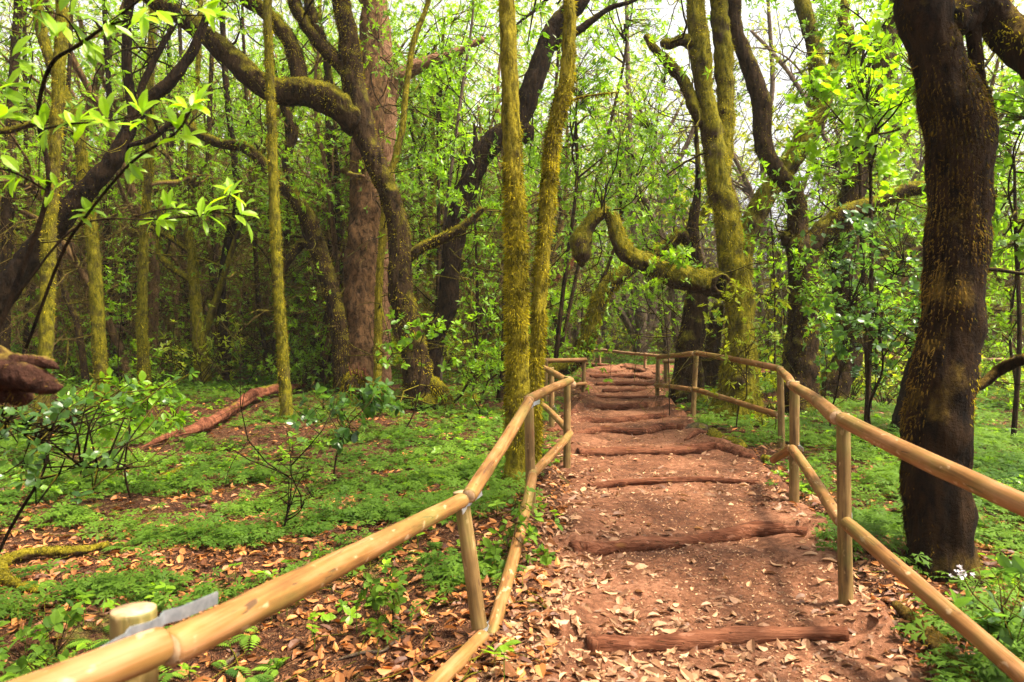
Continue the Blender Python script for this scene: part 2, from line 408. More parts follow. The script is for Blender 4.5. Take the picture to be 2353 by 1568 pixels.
LOGS = [  # pixel outline of each step, thickness in pixels, label
    ([(1345, 1500), (1500, 1490), (1700, 1474), (1850, 1478), (1935, 1482)], 44, 'reddish timber step at the very bottom of the path, below the wavy log'),
    ([(1310, 1276), (1430, 1276), (1570, 1272), (1675, 1254), (1740, 1244), (1850, 1250)], 40, 'wavy red brown log step whose right half humps up beside the fence post'),
    ([(1352, 1133), (1440, 1131), (1540, 1132), (1640, 1130), (1775, 1127)], 17, 'thin half buried log step flush with the leafy earth'),
    ([(1328, 1062), (1430, 1064), (1540, 1064), (1640, 1058), (1728, 1050)], 31, 'broad straight cracked log step just beyond the buried one'),
    ([(1300, 1014), (1380, 1013), (1465, 1016), (1520, 1005), (1580, 1002)], 22, 'log step bending up to a sawn stake beside the mossy log'),
    ([(1262, 990), (1340, 988), (1415, 986), (1470, 980), (1526, 977)], 21, 'dark log step starting under the left fence rail and ending in a round stub'),
    ([(1300, 962), (1350, 962), (1400, 963), (1440, 961), (1480, 956)], 22, 'thick smooth log step fading into the earth at its right end'),
    ([(1370, 937), (1440, 938), (1508, 935)], 9, 'narrow dark step right below three paler far steps'),
    ([(1384, 922), (1440, 923), (1508, 919)], 11, 'thin pale topped step made of two butted pieces'),
    ([(1370, 906), (1440, 908), (1508, 906)], 13, 'knotty reddish step fifth from the far end of the path'),
    ([(1355, 889), (1446, 891), (1508, 889)], 12, 'pale pinkish step with a sawn right part near the far end'),
    ([(1346, 878), (1415, 877)], 8, 'short pink step lying only on the left half of the far path'),
    ([(1342, 855), (1433, 868), (1508, 877)], 10, 'farthest step slanting down to the right below the far fence'),
]
LINES = []
for pts, th, lab in LOGS:
    w_ = np.array([G(*p)[0] for p in pts]); LINES.append((w_[:, 0], w_[:, 1]))
STEPS = [min(.085, .60*th*G(*p[2 if len(p) > 2 else 0])[1]/F) for p, th, _ in LOGS]
def path_z(x, y):
    z = np.zeros_like(x)-.055
    prev = None
    for k, (ax, ay) in enumerate(LINES):
        ly = np.interp(x, ax, ay)
        if prev is not None: z = z-np.clip((y-prev)/np.maximum(ly-prev, .15), 0, 1)*STEPS[k-1]*.78
        z = z+STEPS[k]*sstep(-.03, .03, y-ly); prev = ly
    p = np.stack([x, y, x*0], -1)
    return z+.012*N2(p, 2.4)+.006*N3(p, 8)+.004*N1(p, 22)
ty = np.concatenate([np.arange(-.9, 8, .03), np.arange(8, 18.3, .06)]); tx = np.linspace(-1, 1, 90)
c, h = pathc(ty); X = c[:, None]+tx[None]*(h[:, None]+.28); Y = np.repeat(ty[:, None], 90, 1)
Z = path_z(X, Y)
edge = np.abs(tx)[None]*(h[:, None]+.28)-h[:, None]
p3 = np.stack([X, Y, X*0], -1)
Z = Z+.05*sstep(-.3, .0, edge+.08*N1(p3, 2.2))-.22*sstep(.03, .26, edge+.07*N1(p3, 2.2)+.03*N2(p3, 7))
pth = gridmesh('path', X, Y, Z, 'earth_path'); pth['kind'] = 'structure'
def surf(x, y):
    """height of whatever lies on top at x, y: ground or path"""
    c, h = pathc(y); e = np.abs(x-c)-h
    return np.where((e < .02) & (y < 18), np.maximum(path_z(x, y)+.05*sstep(-.3, 0, e), gz(x, y)), gz(x, y))

LG = 'log steps across the path'
for k, (pts, th, lab) in enumerate(LOGS):
    W = []; rr = []
    for x, y in pts:
        q, d = G(x, y); r = th*.5*d/F*.98
        zt = float(path_z(np.array([q[0]]), np.array([q[1]+.09]))[0])
        W.append((q[0], q[1]-.035, zt+.016-r*.97)); rr.append(r)
    W = np.array(W)
    if k == 1: W[-3:, 2] += (.015, .03, .02)
    a = Acc(); rr = np.array(rr)*np.linspace(1.0, .86, len(rr))*np.random.default_rng(k+40).uniform(.84, 1.12, len(rr))
    q = W[0]
    tube(a, W, rr, 24, step=.02, lump=.17, lf=6.0, cap='flat')
    root = build('log_step', a, 'step_wood', None, q, loc=q)
    # the grain runs along the log: its own z axis lies across the path
    M = Matrix.Rotation(R(-90), 4, 'Y'); root.data.transform(M); root.rotation_euler = M.inverted().to_euler()
    tag(root, lab, 'step', LG)

def stake(px, py, h, w, label):
    q, d = G(px, py); r = w*.5*d/F; a = Acc()
    tube(a, [(0, 0, -.15), (0, 0, h*.6), (.004, 0, h)], [r, r, r*.95], 12, step=.03, lump=.06, lf=12, cap='flat')
    z = float(surf(np.array([q[0]]), np.array([q[1]]))[0])
    tag(build('stake', a, 'step_wood', None, loc=(q[0], q[1], z)), label, 'stake', 'stakes holding the log steps')
stake(1364, 1522, .06, 30, 'short sawn stake at the left end of the bottom step')
stake(1341, 1288, .05, 24, 'stub stake in front of the left end of the wavy log step')
stake(1562, 1012, .08, 16, 'small sawn stake at the right end of the bending log step')

# ------------------------------------------------------------------ fences
def pole(name, a, b, ra, rb, mat, parent, off, sides=18, bend=0.0, seed=0, rough=.035, cap=(.80, .95)):
    """a peeled pole along its own z axis, rounded at both ends"""
    a, b = np.asarray(a, float), np.asarray(b, float); L = np.linalg.norm(b-a); rng = np.random.default_rng(seed)
    n = max(10, int(L/.05)); z = np.linspace(0, L, n)
    bx = bend*np.sin(z/L*math.pi); o = rng.uniform(0, 90)
    c = np.stack([bx, .006*np.sin(z*2.1+o), z], -1); r = np.linspace(ra, rb, n)
    m = .022
    c = np.vstack([c[:1]+(0, 0, -.002), c[:1]+(0, 0, .006), c[1:-1], c[-1:]-(0, 0, .006), c[-1:]+(0, 0, .002)])
    r = np.concatenate([[ra*cap[0]], [ra*cap[1]], r[1:-1], [rb*cap[1]], [rb*cap[0]]])
    t, N, B = frames(c); th = np.arange(sides)/sides*2*math.pi
    dirs = np.cos(th)[None, :, None]*N[:, None]+np.sin(th)[None, :, None]*B[:, None]
    sp = c[:, None]+dirs*.05+o
    rr = r[:, None]*(1+rough*N1(sp*np.array([1, 1, .3]), 7)+rough*.5*N2(sp*np.array([1, 1, .5]), 18))
    v = (c[:, None]+dirs*rr[..., None]).reshape(-1, 3); k = len(c)
    i, j = np.meshgrid(np.arange(k-1), np.arange(sides), indexing='ij'); j2 = (j+1) % sides
    A, B_, D, E = i*sides+j, i*sides+j2, (i+1)*sides+j2, (i+1)*sides+j
    f = [np.stack([A, B_, D], -1).reshape(-1, 3), np.stack([A, D, E], -1).reshape(-1, 3)]
    q = len(v); v = np.vstack([v, c[:1], c[-1:]]); jj = np.arange(sides)
    f.append(np.stack([np.full(sides, q), (jj+1) % sides, jj], -1)); f.append(np.stack([np.full(sides, q+1), (k-1)*sides+jj, (k-1)*sides+(jj+1) % sides], -1))
    acc = Acc(); acc.add(v, np.concatenate(f))
    o_ = build(name, acc, mat, parent)
    o_.location = a-np.asarray(off); o_.rotation_mode = 'QUATERNION'
    o_.rotation_quaternion = Vector((0, 0, 1)).rotation_difference(Vector(b-a))
    # flat sawn ends show end grain
    o_.data.materials.append(MATS['end_grain'])
    mi = np.zeros(len(o_.data.polygons), np.int32); mi[-2*sides:] = 1; o_.data.polygons.foreach_set('material_index', mi)
    return o_

def bracket(post, h, ux, uy, nx, ny, rp, half=.18):
    """galvanised strap: lies along the back of both rails and bows round the post between them; in the post's own coordinates"""
    u = Vector((ux, uy)).normalized(); n = Vector((nx, ny)); n = (n-u*n.dot(u)).normalized()
    prof = []
    for k in range(25):
        q = -1+2*k/24; sx = q*half
        bow = rp+.003 if abs(sx) < .02 else rp+.003-(.016*math.sin(min(1, (abs(sx)-.02)/.05)*math.pi)) + .010*sstep(.06, half, abs(sx))
        prof.append(u*sx+n*float(bow))
    acc = Acc(); v = []; hh = .014; tk = n*.003
    for q in prof:
        v += [(q.x, q.y, h-hh), (q.x, q.y, h+hh), (q.x+tk.x, q.y+tk.y, h+hh), (q.x+tk.x, q.y+tk.y, h-hh)]
    f = []
    for i in range(len(prof)-1):
        for j in range(4):
            p0, p1 = i*4+j, i*4+(j+1) % 4; f += [(p0, p1, p1+4), (p0, p1+4, p0+4)]
    e = (len(prof)-1)*4; f += [(0, 2, 1), (0, 3, 2), (e, e+1, e+2), (e, e+2, e+3)]
    acc.add(v, f)
    return build('bracket', acc, 'galvanised', post, smooth=False)

def fence(name, label, posts, rails, mats=('peeled_pole', 'post_wood'), group=None):
    q = P(*posts[0][2:4], posts[0][4]); base = np.array([q[0], q[1], float(gz(q[0], q[1]))])
    root = thing(name, label, 'fence', base, group)
    for i, ps in enumerate(posts):
        x0, y0, x1, y1, d, r = ps[:6]
        a, b = P(x1, y1, d), P(x0, y0, d)
        a = a+(a-b)/np.linalg.norm(a-b)*.3
        o = pole('post', a, b, r*1.04, r*.98, mats[1], root, base, seed=i+len(posts)*7, rough=.022, cap=(.965, .995))
        if len(ps) > 6:
            L = float(np.linalg.norm(b-a))
            for (hh, ux, uy, nx, ny) in ps[6]: bracket(o, L-hh, ux, uy, nx, ny, r)
    for i, (p0, p1, r0, r1, bend) in enumerate(rails):
        pole('rail', P(*p0), P(*p1), r0, r1, mats[0], root, base, bend=bend, seed=i+len(rails)*13)
    return root

fence('pole_fence', 'peeled pole fence left of the path, zigzagging past the twin mossy trunks',
      [(310, 1400, 310, 2560, 1.52, .044, [(.03, .30, 1.0, 1, -.4)]), (1058, 1130, 1130, 1640, 3.40, .036, [(.05, .2, 1, 1, 0), (.64, .2, 1, 1, 0)]),
       (1215, 912, 1222, 1222, 5.2, .034, [(.05, .2, 1, 1, 0), (.55, .2, 1, 1, 0)]), (1304, 866, 1302, 1108, 6.85, .034),
       (1267, 845, 1268, 1015, 9.2, .034, [(.05, 0, 1, 1, 0), (.5, 0, 1, 1, 0)]), (1255, 826, 1254, 925, 12.3, .034), (1343, 825, 1340, 920, 13.0, .034)],
      [((-80, 1665, 1.12), (376, 1480, 1.42), .037, .036, 0), ((386, 1487, 1.42), (1062, 1150, 3.31), .037, .035, .012), ((1078, 1142, 3.36), (1217, 918, 5.13), .036, .034, .008),
       ((1213, 918, 5.12), (1312, 874, 6.76), .034, .034, 0), ((1316, 882, 6.90), (1238, 842, 9.6), .036, .036, .01), ((1242, 829, 12.3), (1347, 827, 13.0), .038, .038, 0),
       ((930, 1640, 2.55), (1110, 1462, 3.31), .035, .034, 0), ((1128, 1466, 3.36), (1224, 1095, 5.12), .035, .033, .01), ((1222, 1092, 5.12), (1310, 998, 6.76), .034, .034, 0),
       ((1306, 988, 6.92), (1238, 924, 9.6), .034, .034, .01), ((1300, 886, 12.5), (1346, 882, 13.0), .034, .034, 0)])
fence('pole_fence', 'peeled pole fence right of the path, passing in front of the big shaggy trunk',
      [(1937, 952, 1945, 1395, 3.75, .034, [(.05, .35, 1, 1, .3), (.55, .35, 1, 1, .3)]), (1825, 877, 1825, 1165, 5.7, .037, [(.05, .3, 1, 1, .3), (.5, .3, 1, 1, .3)]),
       (1793, 843, 1796, 1050, 8.0, .036), (1600, 806, 1592, 975, 10.0, .034), (1512, 818, 1510, 950, 12.2, .036), (1528, 826, 1530, 885, 14.2, .034)],
      [((2440, 1200, 2.28), (1934, 962, 3.67), .038, .037, -.01), ((1922, 958, 3.79), (1822, 888, 5.62), .040, .038, .02), ((1817, 884, 5.74), (1792, 848, 7.93), .037, .036, .02),
       ((1790, 847, 8.0), (1600, 811, 9.93), .037, .036, 0), ((1594, 812, 10.0), (1512, 822, 12.15), .036, .036, 0), ((1524, 830, 14.1), (1560, 830, 14.3), .034, .034, 0),
       ((2440, 1625, 2.33), (1944, 1203, 3.67), .037, .035, 0), ((1932, 1197, 3.80), (1820, 1033, 5.62), .035, .034, .012), ((1818, 1030, 5.74), (1776, 1056, 6.3), .036, .034, 0),
       ((1788, 953, 8.0), (1593, 895, 9.93), .035, .034, .01), ((1590, 895, 10.0), (1506, 885, 12.15), .034, .034, 0)])
FG = 'low pole fences seen far off between the trees'
def ff(label, tops, dz, lowdy, extra=()):
    posts = [(x, y-4, x, y+dz*F/d, d, .035) for x, y, d in tops]
    rails = [((tops[i][0], tops[i][1], tops[i][2]), (tops[i+1][0], tops[i+1][1], tops[i+1][2]), .036, .034, 0) for i in range(len(tops)-1)]
    rails += [((a[0], a[1]+lowdy, a[2]), (b[0], b[1]+lowdy, b[2]), .034, .033, 0) for a, b in zip(tops[:-1], tops[1:])]
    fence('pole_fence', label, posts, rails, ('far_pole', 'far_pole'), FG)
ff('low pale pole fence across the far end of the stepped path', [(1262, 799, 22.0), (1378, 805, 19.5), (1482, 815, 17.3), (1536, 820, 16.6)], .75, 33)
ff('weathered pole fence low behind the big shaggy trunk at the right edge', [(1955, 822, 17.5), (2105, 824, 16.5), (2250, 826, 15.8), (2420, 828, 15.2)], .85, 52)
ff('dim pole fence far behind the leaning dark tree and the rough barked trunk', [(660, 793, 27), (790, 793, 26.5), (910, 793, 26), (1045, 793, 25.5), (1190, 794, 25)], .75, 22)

# ------------------------------------------------------------------ traced trees
def moss_tufts(acc, tubes, density, length, rng, upbias=0.0, hang=.55, bare=-.25, bias=(0, 0, 0), out=.75):
    """drooping tufts over a limb's surface: what makes the mossy outline ragged"""
    for c, r, dirs, rr in tubes:
        seg = np.linalg.norm(np.diff(c, axis=0), axis=1); area = seg*r[:-1]*6.28
        n = int(area.sum()*density)
        if n < 1: continue
        i = rng.choice(len(seg), n, p=area/area.sum()); t = rng.random(n)
        j = rng.integers(0, dirs.shape[1], n)
        dd = dirs[i, j]+rng.normal(0, .12, (n, 3)); dd = unit(dd)
        pos = c[i]+(c[i+1]-c[i])*t[:, None]+dirs[i, j]*(rr[i, j]*.97)[:, None]
        keep = (N2(pos*np.array([1, 1, .5]), 2.6)+.7*N1(pos*np.array([1, 1, .5]), 9)+.5*rng.normal(size=n)+upbias*1.6*dd[:, 2]+dd @ np.array(bias)) > bare
        pos, dd = pos[keep], dd[keep]; n = len(pos)
        d = dd*out+np.array([0, 0, -hang])*rng.uniform(.2, 1.9, (n, 1))+rng.normal(0, .32, (n, 3))
        nr = dd+rng.normal(0, .5, (n, 3))
        base = np.clip(.42+.20*N3(pos, 3.0)+.20*N4(pos*np.array([1, 1, .6]), 14), 0, 1)
        scatter(acc, pos, d, nr, length*rng.uniform(.45, 1.3, n), TUFT, np.clip(base+rng.normal(0, .16, n), 0, 1), rng=rng)

CROWNS = {}
def tree(label, mat, stems, d=None, flare=.5, twigs=0, tuft=None, tuftmat='moss_tuft', top=True, lump=.10, leaf='leaf_mid', leafn=5, cat='tree', group=None, seed=None, tw_leaf=.0, name='tree', sides=None, twigL=1.0, upb=.4, bare=-.25, more=()):
    """stems: lists of (px, py, width_px[, extra depth]); the first point of the first stem stands on the ground"""
    seed = seed if seed is not None else len(bpy.data.objects)
    rng = np.random.default_rng(seed+1000)
    x0, y0 = stems[0][0][:2]
    q0, dg = G(x0, y0); d = d or dg
    base = P(x0, y0, d); base[2] = float(gz(base[0], base[1]))
    root = thing(name, label, cat, base, group)
    acc, lf = Acc(), Acc(); tb = []; ends = []; tips = []; brs = []
    for si, st in enumerate(stems):
        pts = [P(p[0], p[1], d+(p[3] if len(p) > 3 else 0)) for p in st]; rad = [p[2]*.5*(d+(p[3] if len(p) > 3 else 0))/F for p in st]
        pw = max(p[2] for p in st)
        if si == 0:
            pts[0] = base+np.array([0, 0, .02]); pts.insert(0, base-np.array([0, 0, .30])); rad.insert(0, rad[0]*1.05)
        if top and st[-1][1] < 30:
            dv = unit(pts[-1]-pts[-2]); dv = unit(dv*np.array([.6, .6, 1])+np.array([0, 0, .5]))
            ex = crooked(pts[-1], dv, 2.6, 4, .16, .05, rng)
            r0 = rad[-1]
            pts += list(ex[1:]); rad += [r0*.85, r0*.7, r0*.5, r0*.3]; ends.append((ex, r0))
        sd = sides or int(np.clip(pw*.6, 8, 44))
        tb.append(tube(acc, pts, rad, sd, step=max(.025, np.mean(rad)*(.30 if pw > 40 else .6)), lump=lump, lf=3.2/max(.12, np.mean(rad)*4), flare=flare if si == 0 else 0, seed=seed*.7))
    for ex, r0 in ends:                                     # what carries on above the picture
        for k in range(5):
            i = rng.integers(1, 4); p = ex[i]
            tw = Acc(); brs.append(tw); sprig(tw, p, rng.normal(0, 1, 3)*np.array([1, 1, .4])+np.array([0, 0, .6]), rng.uniform(1.2, 2.2), r0*.35, rng, 1, tips, kids=4)
    for k in range(twigs):
        c, r, _, _ = tb[rng.integers(0, len(tb))]
        i = rng.integers(int(len(c)*.15), len(c)); p = c[i]
        a = rng.uniform(0, 6.28); dv = np.array([math.cos(a), math.sin(a), rng.uniform(-.2, .7)])
        o = [] if rng.random() < tw_leaf else None
        tw = Acc(); brs.append(tw); sprig(tw, p, dv, twigL*rng.uniform(.5, 1.5), min(r[i]*.4, rng.uniform(.007, .022)), rng, 1, o, wig=.36, kids=3)
        if o: tips += o
    build('trunk', acc, mat, root, base)
    for tw in brs: build('branch', tw, 'bark_half' if mat in ('bark_moss', 'bark_green', 'bark_half') else 'bark_dark', root, base)
    if tips:
        c = np.array([t[0] for t in tips]); ax = np.array([t[1] for t in tips])+np.array([0, 0, .03])
        c2 = np.repeat(c, 3, 0)+rng.normal(0, .16, (len(c)*3, 3)); a2 = np.repeat(unit(ax), 3, 0)+rng.normal(0, .6, (len(c)*3, 3))
        whorls(lf, np.vstack([c, c2]), np.vstack([unit(ax), a2]), leafn, .10, DIAM, rng=rng)
        build('crown', lf, leaf, root, base, smooth=False)
    if tuft:
        ma = Acc(); dens, ln = tuft
        moss_tufts(ma, tb, dens, ln, rng, upb, bare=bare)
        if not ma.empty(): build('moss_fronds', ma, tuftmat, root, base, smooth=False)
    for idx, dens, ln, mt, ub, br, hg, bs in more:
        ma = Acc(); moss_tufts(ma, [tb[i] for i in idx], dens, ln, rng, ub, hg, br, bs, .45)
        build('moss_fronds', ma, mt, root, base, smooth=False)
    return root

# --- right of the path
tree('biggest trunk at the right edge, shaggy with brown moss, behind the near right rail', 'bark_shaggy',
     [[(2158, 1318, 138), (2158, 1200, 136), (2152, 1080, 136), (2152, 960, 138), (2174, 800, 136), (2196, 600, 124), (2208, 420, 130), (2190, 250, 134), (2144, 120, 104), (2122, 0, 126)],
      [(2250, 400, 50), (2262, 300, 56), (2246, 180, 34), (2238, 90, 30), (2232, -10, 32)],
      [(2170, 60, 90), (2255, 10, 84), (2310, 70, 84), (2400, 150, 90, -.2)],
      [(2228, 900, 20), (2262, 880, 22), (2300, 848, 26), (2360, 822, 24, -.2)]], flare=.28, twigs=5, lump=.11, tw_leaf=0,
     more=[([0], 14000, .030, 'moss_brown', .1, .55, 1.5, (-.5, 0, -.2)), ([0], 7000, .028, 'moss_tuft', .2, 1.0, 1.2, (1.0, .3, 0)), ([1, 2, 3], 6000, .028, 'moss_tuft', 1.0, .9, .8, (0, 0, .3))])
tree('thin dark leaning trunk tucked behind the left side of the big shaggy trunk', 'bark_dark', [[(2062, 1000, 34), (2075, 930, 30), (2098, 830, 24), (2120, 740, 22), (2150, 600, 20), (2170, 400, 18), (2180, 200, 14), (2185, 20, 10)]])
tree('mossy tree with a hollow knot, holding the arched limb over the path end', 'bark_moss',
     [[(1692, 962, 100), (1697, 900, 84), (1700, 820, 78), (1700, 740, 68), (1690, 660, 64), (1678, 580, 56), (1668, 500, 58), (1652, 410, 54), (1638, 320, 48), (1622, 220, 38), (1612, 140, 48), (1604, 70, 44), (1598, 0, 40)],
      [(1690, 668, 60), (1645, 652, 62), (1600, 642, 56), (1555, 634, 55), (1490, 610, 48), (1440, 582, 42), (1418, 540, 36), (1408, 505, 32), (1392, 488, 28), (1368, 500, 30), (1350, 522, 34), (1336, 552, 50), (1336, 585, 44), (1337, 612, 14)],
      [(1384, 500, 12), (1386, 478, 12), (1383, 452, 6)],
      [(1660, 400, 40, .1), (1664, 320, 42, .2), (1667, 220, 40, .25), (1662, 120, 42, .3), (1652, 0, 40, .3)],
      [(1628, 300, 26), (1600, 258, 28), (1572, 190, 26), (1540, 150, 24), (1505, 112, 18), (1482, 82, 12)],
      [(1600, 105, 30), (1570, 92, 26), (1540, 102, 24), (1520, 98, 18)],
      [(1690, 940, 40), (1650, 965, 46), (1620, 985, 26)], [(1700, 940, 40), (1745, 960, 40), (1770, 975, 20)]],
     flare=.4, tuft=(2400, .04), twigs=26, lump=.13, tw_leaf=.35, upb=.6)
kt = bpy.data.objects[[o.name for o in COL.objects if o.name.startswith('tree')][-1]]; dk = G(1692, 962)[1]
kc = P(1656, 654, dk-.20); a = Acc(); an = np.linspace(0, 2*math.pi, 15)
tube(a, np.stack([kc[0]+.105*np.cos(an), kc[1]-.03+0*an, kc[2]+.125*np.sin(an)], -1), np.full(15, .035), 9, step=.03, lump=.25, lf=12); build('knot_rim', a, 'bark_half', kt, np.array(kt.location))
a = Acc(); tube(a, [kc+(0, .10, 0), kc+(0, -.035, 0)], [.09, .10], 14, step=.05, cap='flat'); build('knot_shade_plug', a, 'hollow', kt, np.array(kt.location))  # solid plug, its black colour paints the shade of the opening
tree('dark trunk rising behind the fence post just left of the hollow knot tree', 'bark_half',
     [[(1580, 945, 74), (1582, 880, 66), (1584, 800, 60), (1598, 720, 52), (1602, 640, 44), (1590, 560, 36), (1594, 500, 24), (1604, 420, 15), (1600, 300, 8), (1590, 180, 3)],
      [(1590, 565, 30), (1565, 540, 32), (1530, 575, 26), (1490, 600, 18)]], d=11.8, tuft=(900, .035), twigs=14, tw_leaf=.4)
tree('dark forked tree with one snaking stem and one moss topped limb reaching right', 'bark_half',
     [[(1838, 950, 84), (1836, 880, 78), (1842, 800, 74), (1846, 720, 68), (1846, 640, 64), (1838, 580, 62), (1833, 525, 46), (1832, 470, 42), (1815, 425, 42), (1785, 395, 40), (1762, 355, 40), (1750, 300, 40), (1748, 230, 42), (1728, 170, 40), (1708, 115, 36), (1690, 70, 36), (1684, 0, 36)],
      [(1846, 620, 52), (1872, 560, 52), (1900, 520, 46), (1950, 490, 44), (2010, 470, 40), (2070, 440, 36), (2125, 432, 30)],
      [(1812, 560, 30), (1806, 543, 26), (1803, 536, 20)]], d=11.0, flare=.45, tuft=(1300, .035), twigs=22, tw_leaf=.4, lump=.10, upb=.7)
tree('mossy limbed tree leaning right behind the snaking stem', 'bark_moss',
     [[(1706, 885, 50), (1700, 760, 50), (1702, 640, 50), (1714, 545, 48), (1760, 450, 46), (1815, 375, 46), (1860, 300, 48), (1888, 235, 44), (1878, 150, 38), (1862, 70, 36), (1842, 0, 34)],
      [(1888, 240, 34), (1905, 190, 30), (1925, 110, 26), (1940, 20, 22)]], d=13.6, tuft=(1000, .04), twigs=18, tw_leaf=.5, upb=.8)
tree('stout dark trunk leaning right among the broad leaves, foot purple and mossy', 'bark_half',
     [[(1905, 925, 66), (1925, 870, 66), (1955, 800, 56), (1945, 700, 52), (1940, 600, 54), (1952, 480, 54), (1975, 380, 52), (2000, 270, 52), (2030, 150, 50), (2058, 40, 44)],
      [(1990, 300, 26), (1960, 180, 26), (1950, 60, 22)]], d=12.2, tuft=(600, .035), twigs=18, tw_leaf=.6)
tree('curving mossy trunk growing from a horizontal shaggy base behind the left fence end', 'bark_moss',
     [[(1232, 905, 26), (1248, 868, 30), (1275, 850, 34), (1310, 838, 36), (1338, 810, 38), (1352, 770, 38), (1366, 720, 36), (1382, 680, 36), (1410, 645, 36), (1442, 622, 32), (1490, 590, 28), (1545, 560, 30), (1600, 515, 22), (1640, 450, 14)]],
     d=14.2, flare=.1, tuft=(1500, .06), twigs=14, tw_leaf=.5, upb=.4)
FARC = 'smooth grey trunks fanning out beyond the far fence'
tree('cluster of smooth grey trunks fanning up from one foot beyond the far fence', 'bark_pale',
     [[(1472, 812, 32), (1472, 740, 30), (1468, 680, 28), (1462, 560, 22), (1450, 400, 16), (1440, 20, 8)], [(1466, 790, 20), (1436, 730, 18), (1410, 690, 16), (1380, 600, 12)],
      [(1468, 780, 18), (1446, 720, 18), (1436, 660, 18), (1430, 540, 12)], [(1478, 790, 20), (1498, 720, 20), (1506, 650, 18), (1512, 540, 14)], [(1486, 790, 16), (1520, 710, 14), (1548, 650, 12), (1580, 560, 8)]], d=25, tuft=None, twigs=24, tw_leaf=.8, twigL=1.6)

# --- the twin mossy trunks
tree('left and taller of the twin moss coated trunks standing behind the left fence', 'bark_green',
     [[(1186, 1105, 58), (1188, 1040, 54), (1189, 960, 53), (1190, 860, 52), (1188, 750, 50), (1186, 640, 47), (1184, 520, 45), (1179, 400, 43), (1174, 280, 41), (1170, 150, 39), (1164, 0, 36)]], flare=.35, tuft=(6500, .040), lump=.11, upb=0, bare=.05)
tree('right and kinked one of the twin moss coated trunks behind the left fence', 'bark_green',
     [[(1226, 1075, 34), (1227, 960, 32), (1230, 850, 33), (1238, 720, 33), (1247, 590, 34), (1257, 480, 34), (1263, 390, 33), (1272, 310, 34), (1286, 245, 36), (1301, 190, 34), (1305, 110, 30), (1307, 0, 27)],
      [(1290, 240, 6), (1330, 225, 6), (1370, 218, 5), (1420, 212, 3)]], d=6.75, flare=.3, tuft=(6500, .040), lump=.11, upb=0, bare=.05)

# --- left of the path
tree('black leaning tree with a dead spike, crossing behind the twin mossy trunks', 'bark_dark',
     [[(985, 905, 52), (988, 850, 46), (1000, 770, 46), (1030, 690, 48), (1036, 620, 44), (1048, 530, 50), (1072, 440, 48), (1098, 370, 50), (1140, 320, 50), (1190, 275, 48), (1215, 220, 48), (1240, 150, 46), (1270, 70, 46), (1335, 0, 42)],
      [(1096, 385, 16), (1094, 340, 14), (1089, 280, 5)], [(1270, 110, 20), (1330, 70, 18), (1400, 20, 12), (1460, 0, 8)], [(1195, 270, 30), (1212, 320, 26), (1222, 290, 14)]], d=12.6, tuft=(260, .03), twigs=18, tw_leaf=.3, upb=.9)
tree('mossy footed tree whose long dark limb sweeps up to the left', 'bark_half',
     [[(972, 948, 78), (962, 880, 68), (950, 800, 60), (930, 710, 56), (918, 640, 54), (920, 560, 52), (908, 490, 48), (885, 425, 46), (858, 365, 48), (836, 300, 50), (818, 220, 54), (806, 130, 50), (796, 60, 44), (784, 0, 40)],
      [(826, 290, 64), (785, 245, 70), (735, 220, 66), (690, 212, 62), (640, 210, 58), (600, 195, 54), (550, 150, 50), (500, 105, 46), (450, 65, 42), (400, 30, 40), (340, -10, 36)],
      [(692, 208, 40), (684, 160, 38), (668, 100, 36), (640, 60, 34), (600, 20, 32), (560, -10, 30)],
      [(810, 180, 36), (775, 140, 36), (735, 100, 32), (700, 50, 30), (675, 0, 30)],
      [(935, 600, 22), (960, 575, 26), (1000, 555, 24), (1050, 530, 20), (1110, 480, 14)],
      [(965, 880, 40), (1000, 890, 42), (1024, 935, 42), (1036, 1000, 44), (1040, 1020, 30)],
      [(955, 900, 40), (925, 940, 46), (940, 985, 40), (965, 1000, 20)], [(750, 120, 24), (720, 40, 24), (708, -10, 22)]],
     d=11.0, flare=.25, tuft=(1500, .04), twigs=46, tw_leaf=.2, upb=.55, twigL=1.5, more=[([5, 6], 6000, .04, 'moss_tuft', .3, -.8, .9, (0, 0, 0))])
tree('very thick rough barked trunk, straight, with reddish bark higher up', 'bark_rough',
     [[(836, 905, 100), (834, 820, 90), (834, 720, 86), (836, 600, 80), (840, 500, 74), (842, 420, 70), (846, 330, 72), (852, 230, 70), (852, 130, 58), (850, 0, 44)]], d=13.8, flare=.3, lump=.12, twigs=18, tw_leaf=.3)
tree('rosy paler trunk standing just behind the right side of the rough barked trunk', 'bark_rosy',
     [[(868, 895, 60), (868, 700, 58), (872, 500, 60), (876, 350, 62), (878, 230, 66), (872, 120, 58), (866, 0, 46)], [(885, 260, 40), (905, 195, 40), (945, 160, 34), (990, 140, 28), (1050, 120, 22), (1110, 90, 14)]], d=14.6, flare=.3, lump=.10, twigs=14, tw_leaf=.3)
tree('slender yellow mossed stem climbing in front of the rough barked trunk', 'bark_green',
     [[(868, 935, 18), (868, 860, 20), (869, 760, 18), (872, 640, 16), (880, 540, 17), (890, 430, 16), (908, 365, 16), (924, 300, 15), (933, 210, 14), (950, 100, 13), (985, 0, 11)]], d=12.4, tuft=(2500, .03), twigs=8)
tree('straight slim mossy trunk in front of the long dark limb', 'bark_moss',
     [[(660, 962, 30), (655, 890, 27), (648, 780, 25), (640, 680, 25), (634, 560, 24), (629, 440, 23), (625, 320, 22), (620, 180, 20), (615, 0, 19)]], flare=.3, tuft=(2600, .035), twigs=6, upb=0)
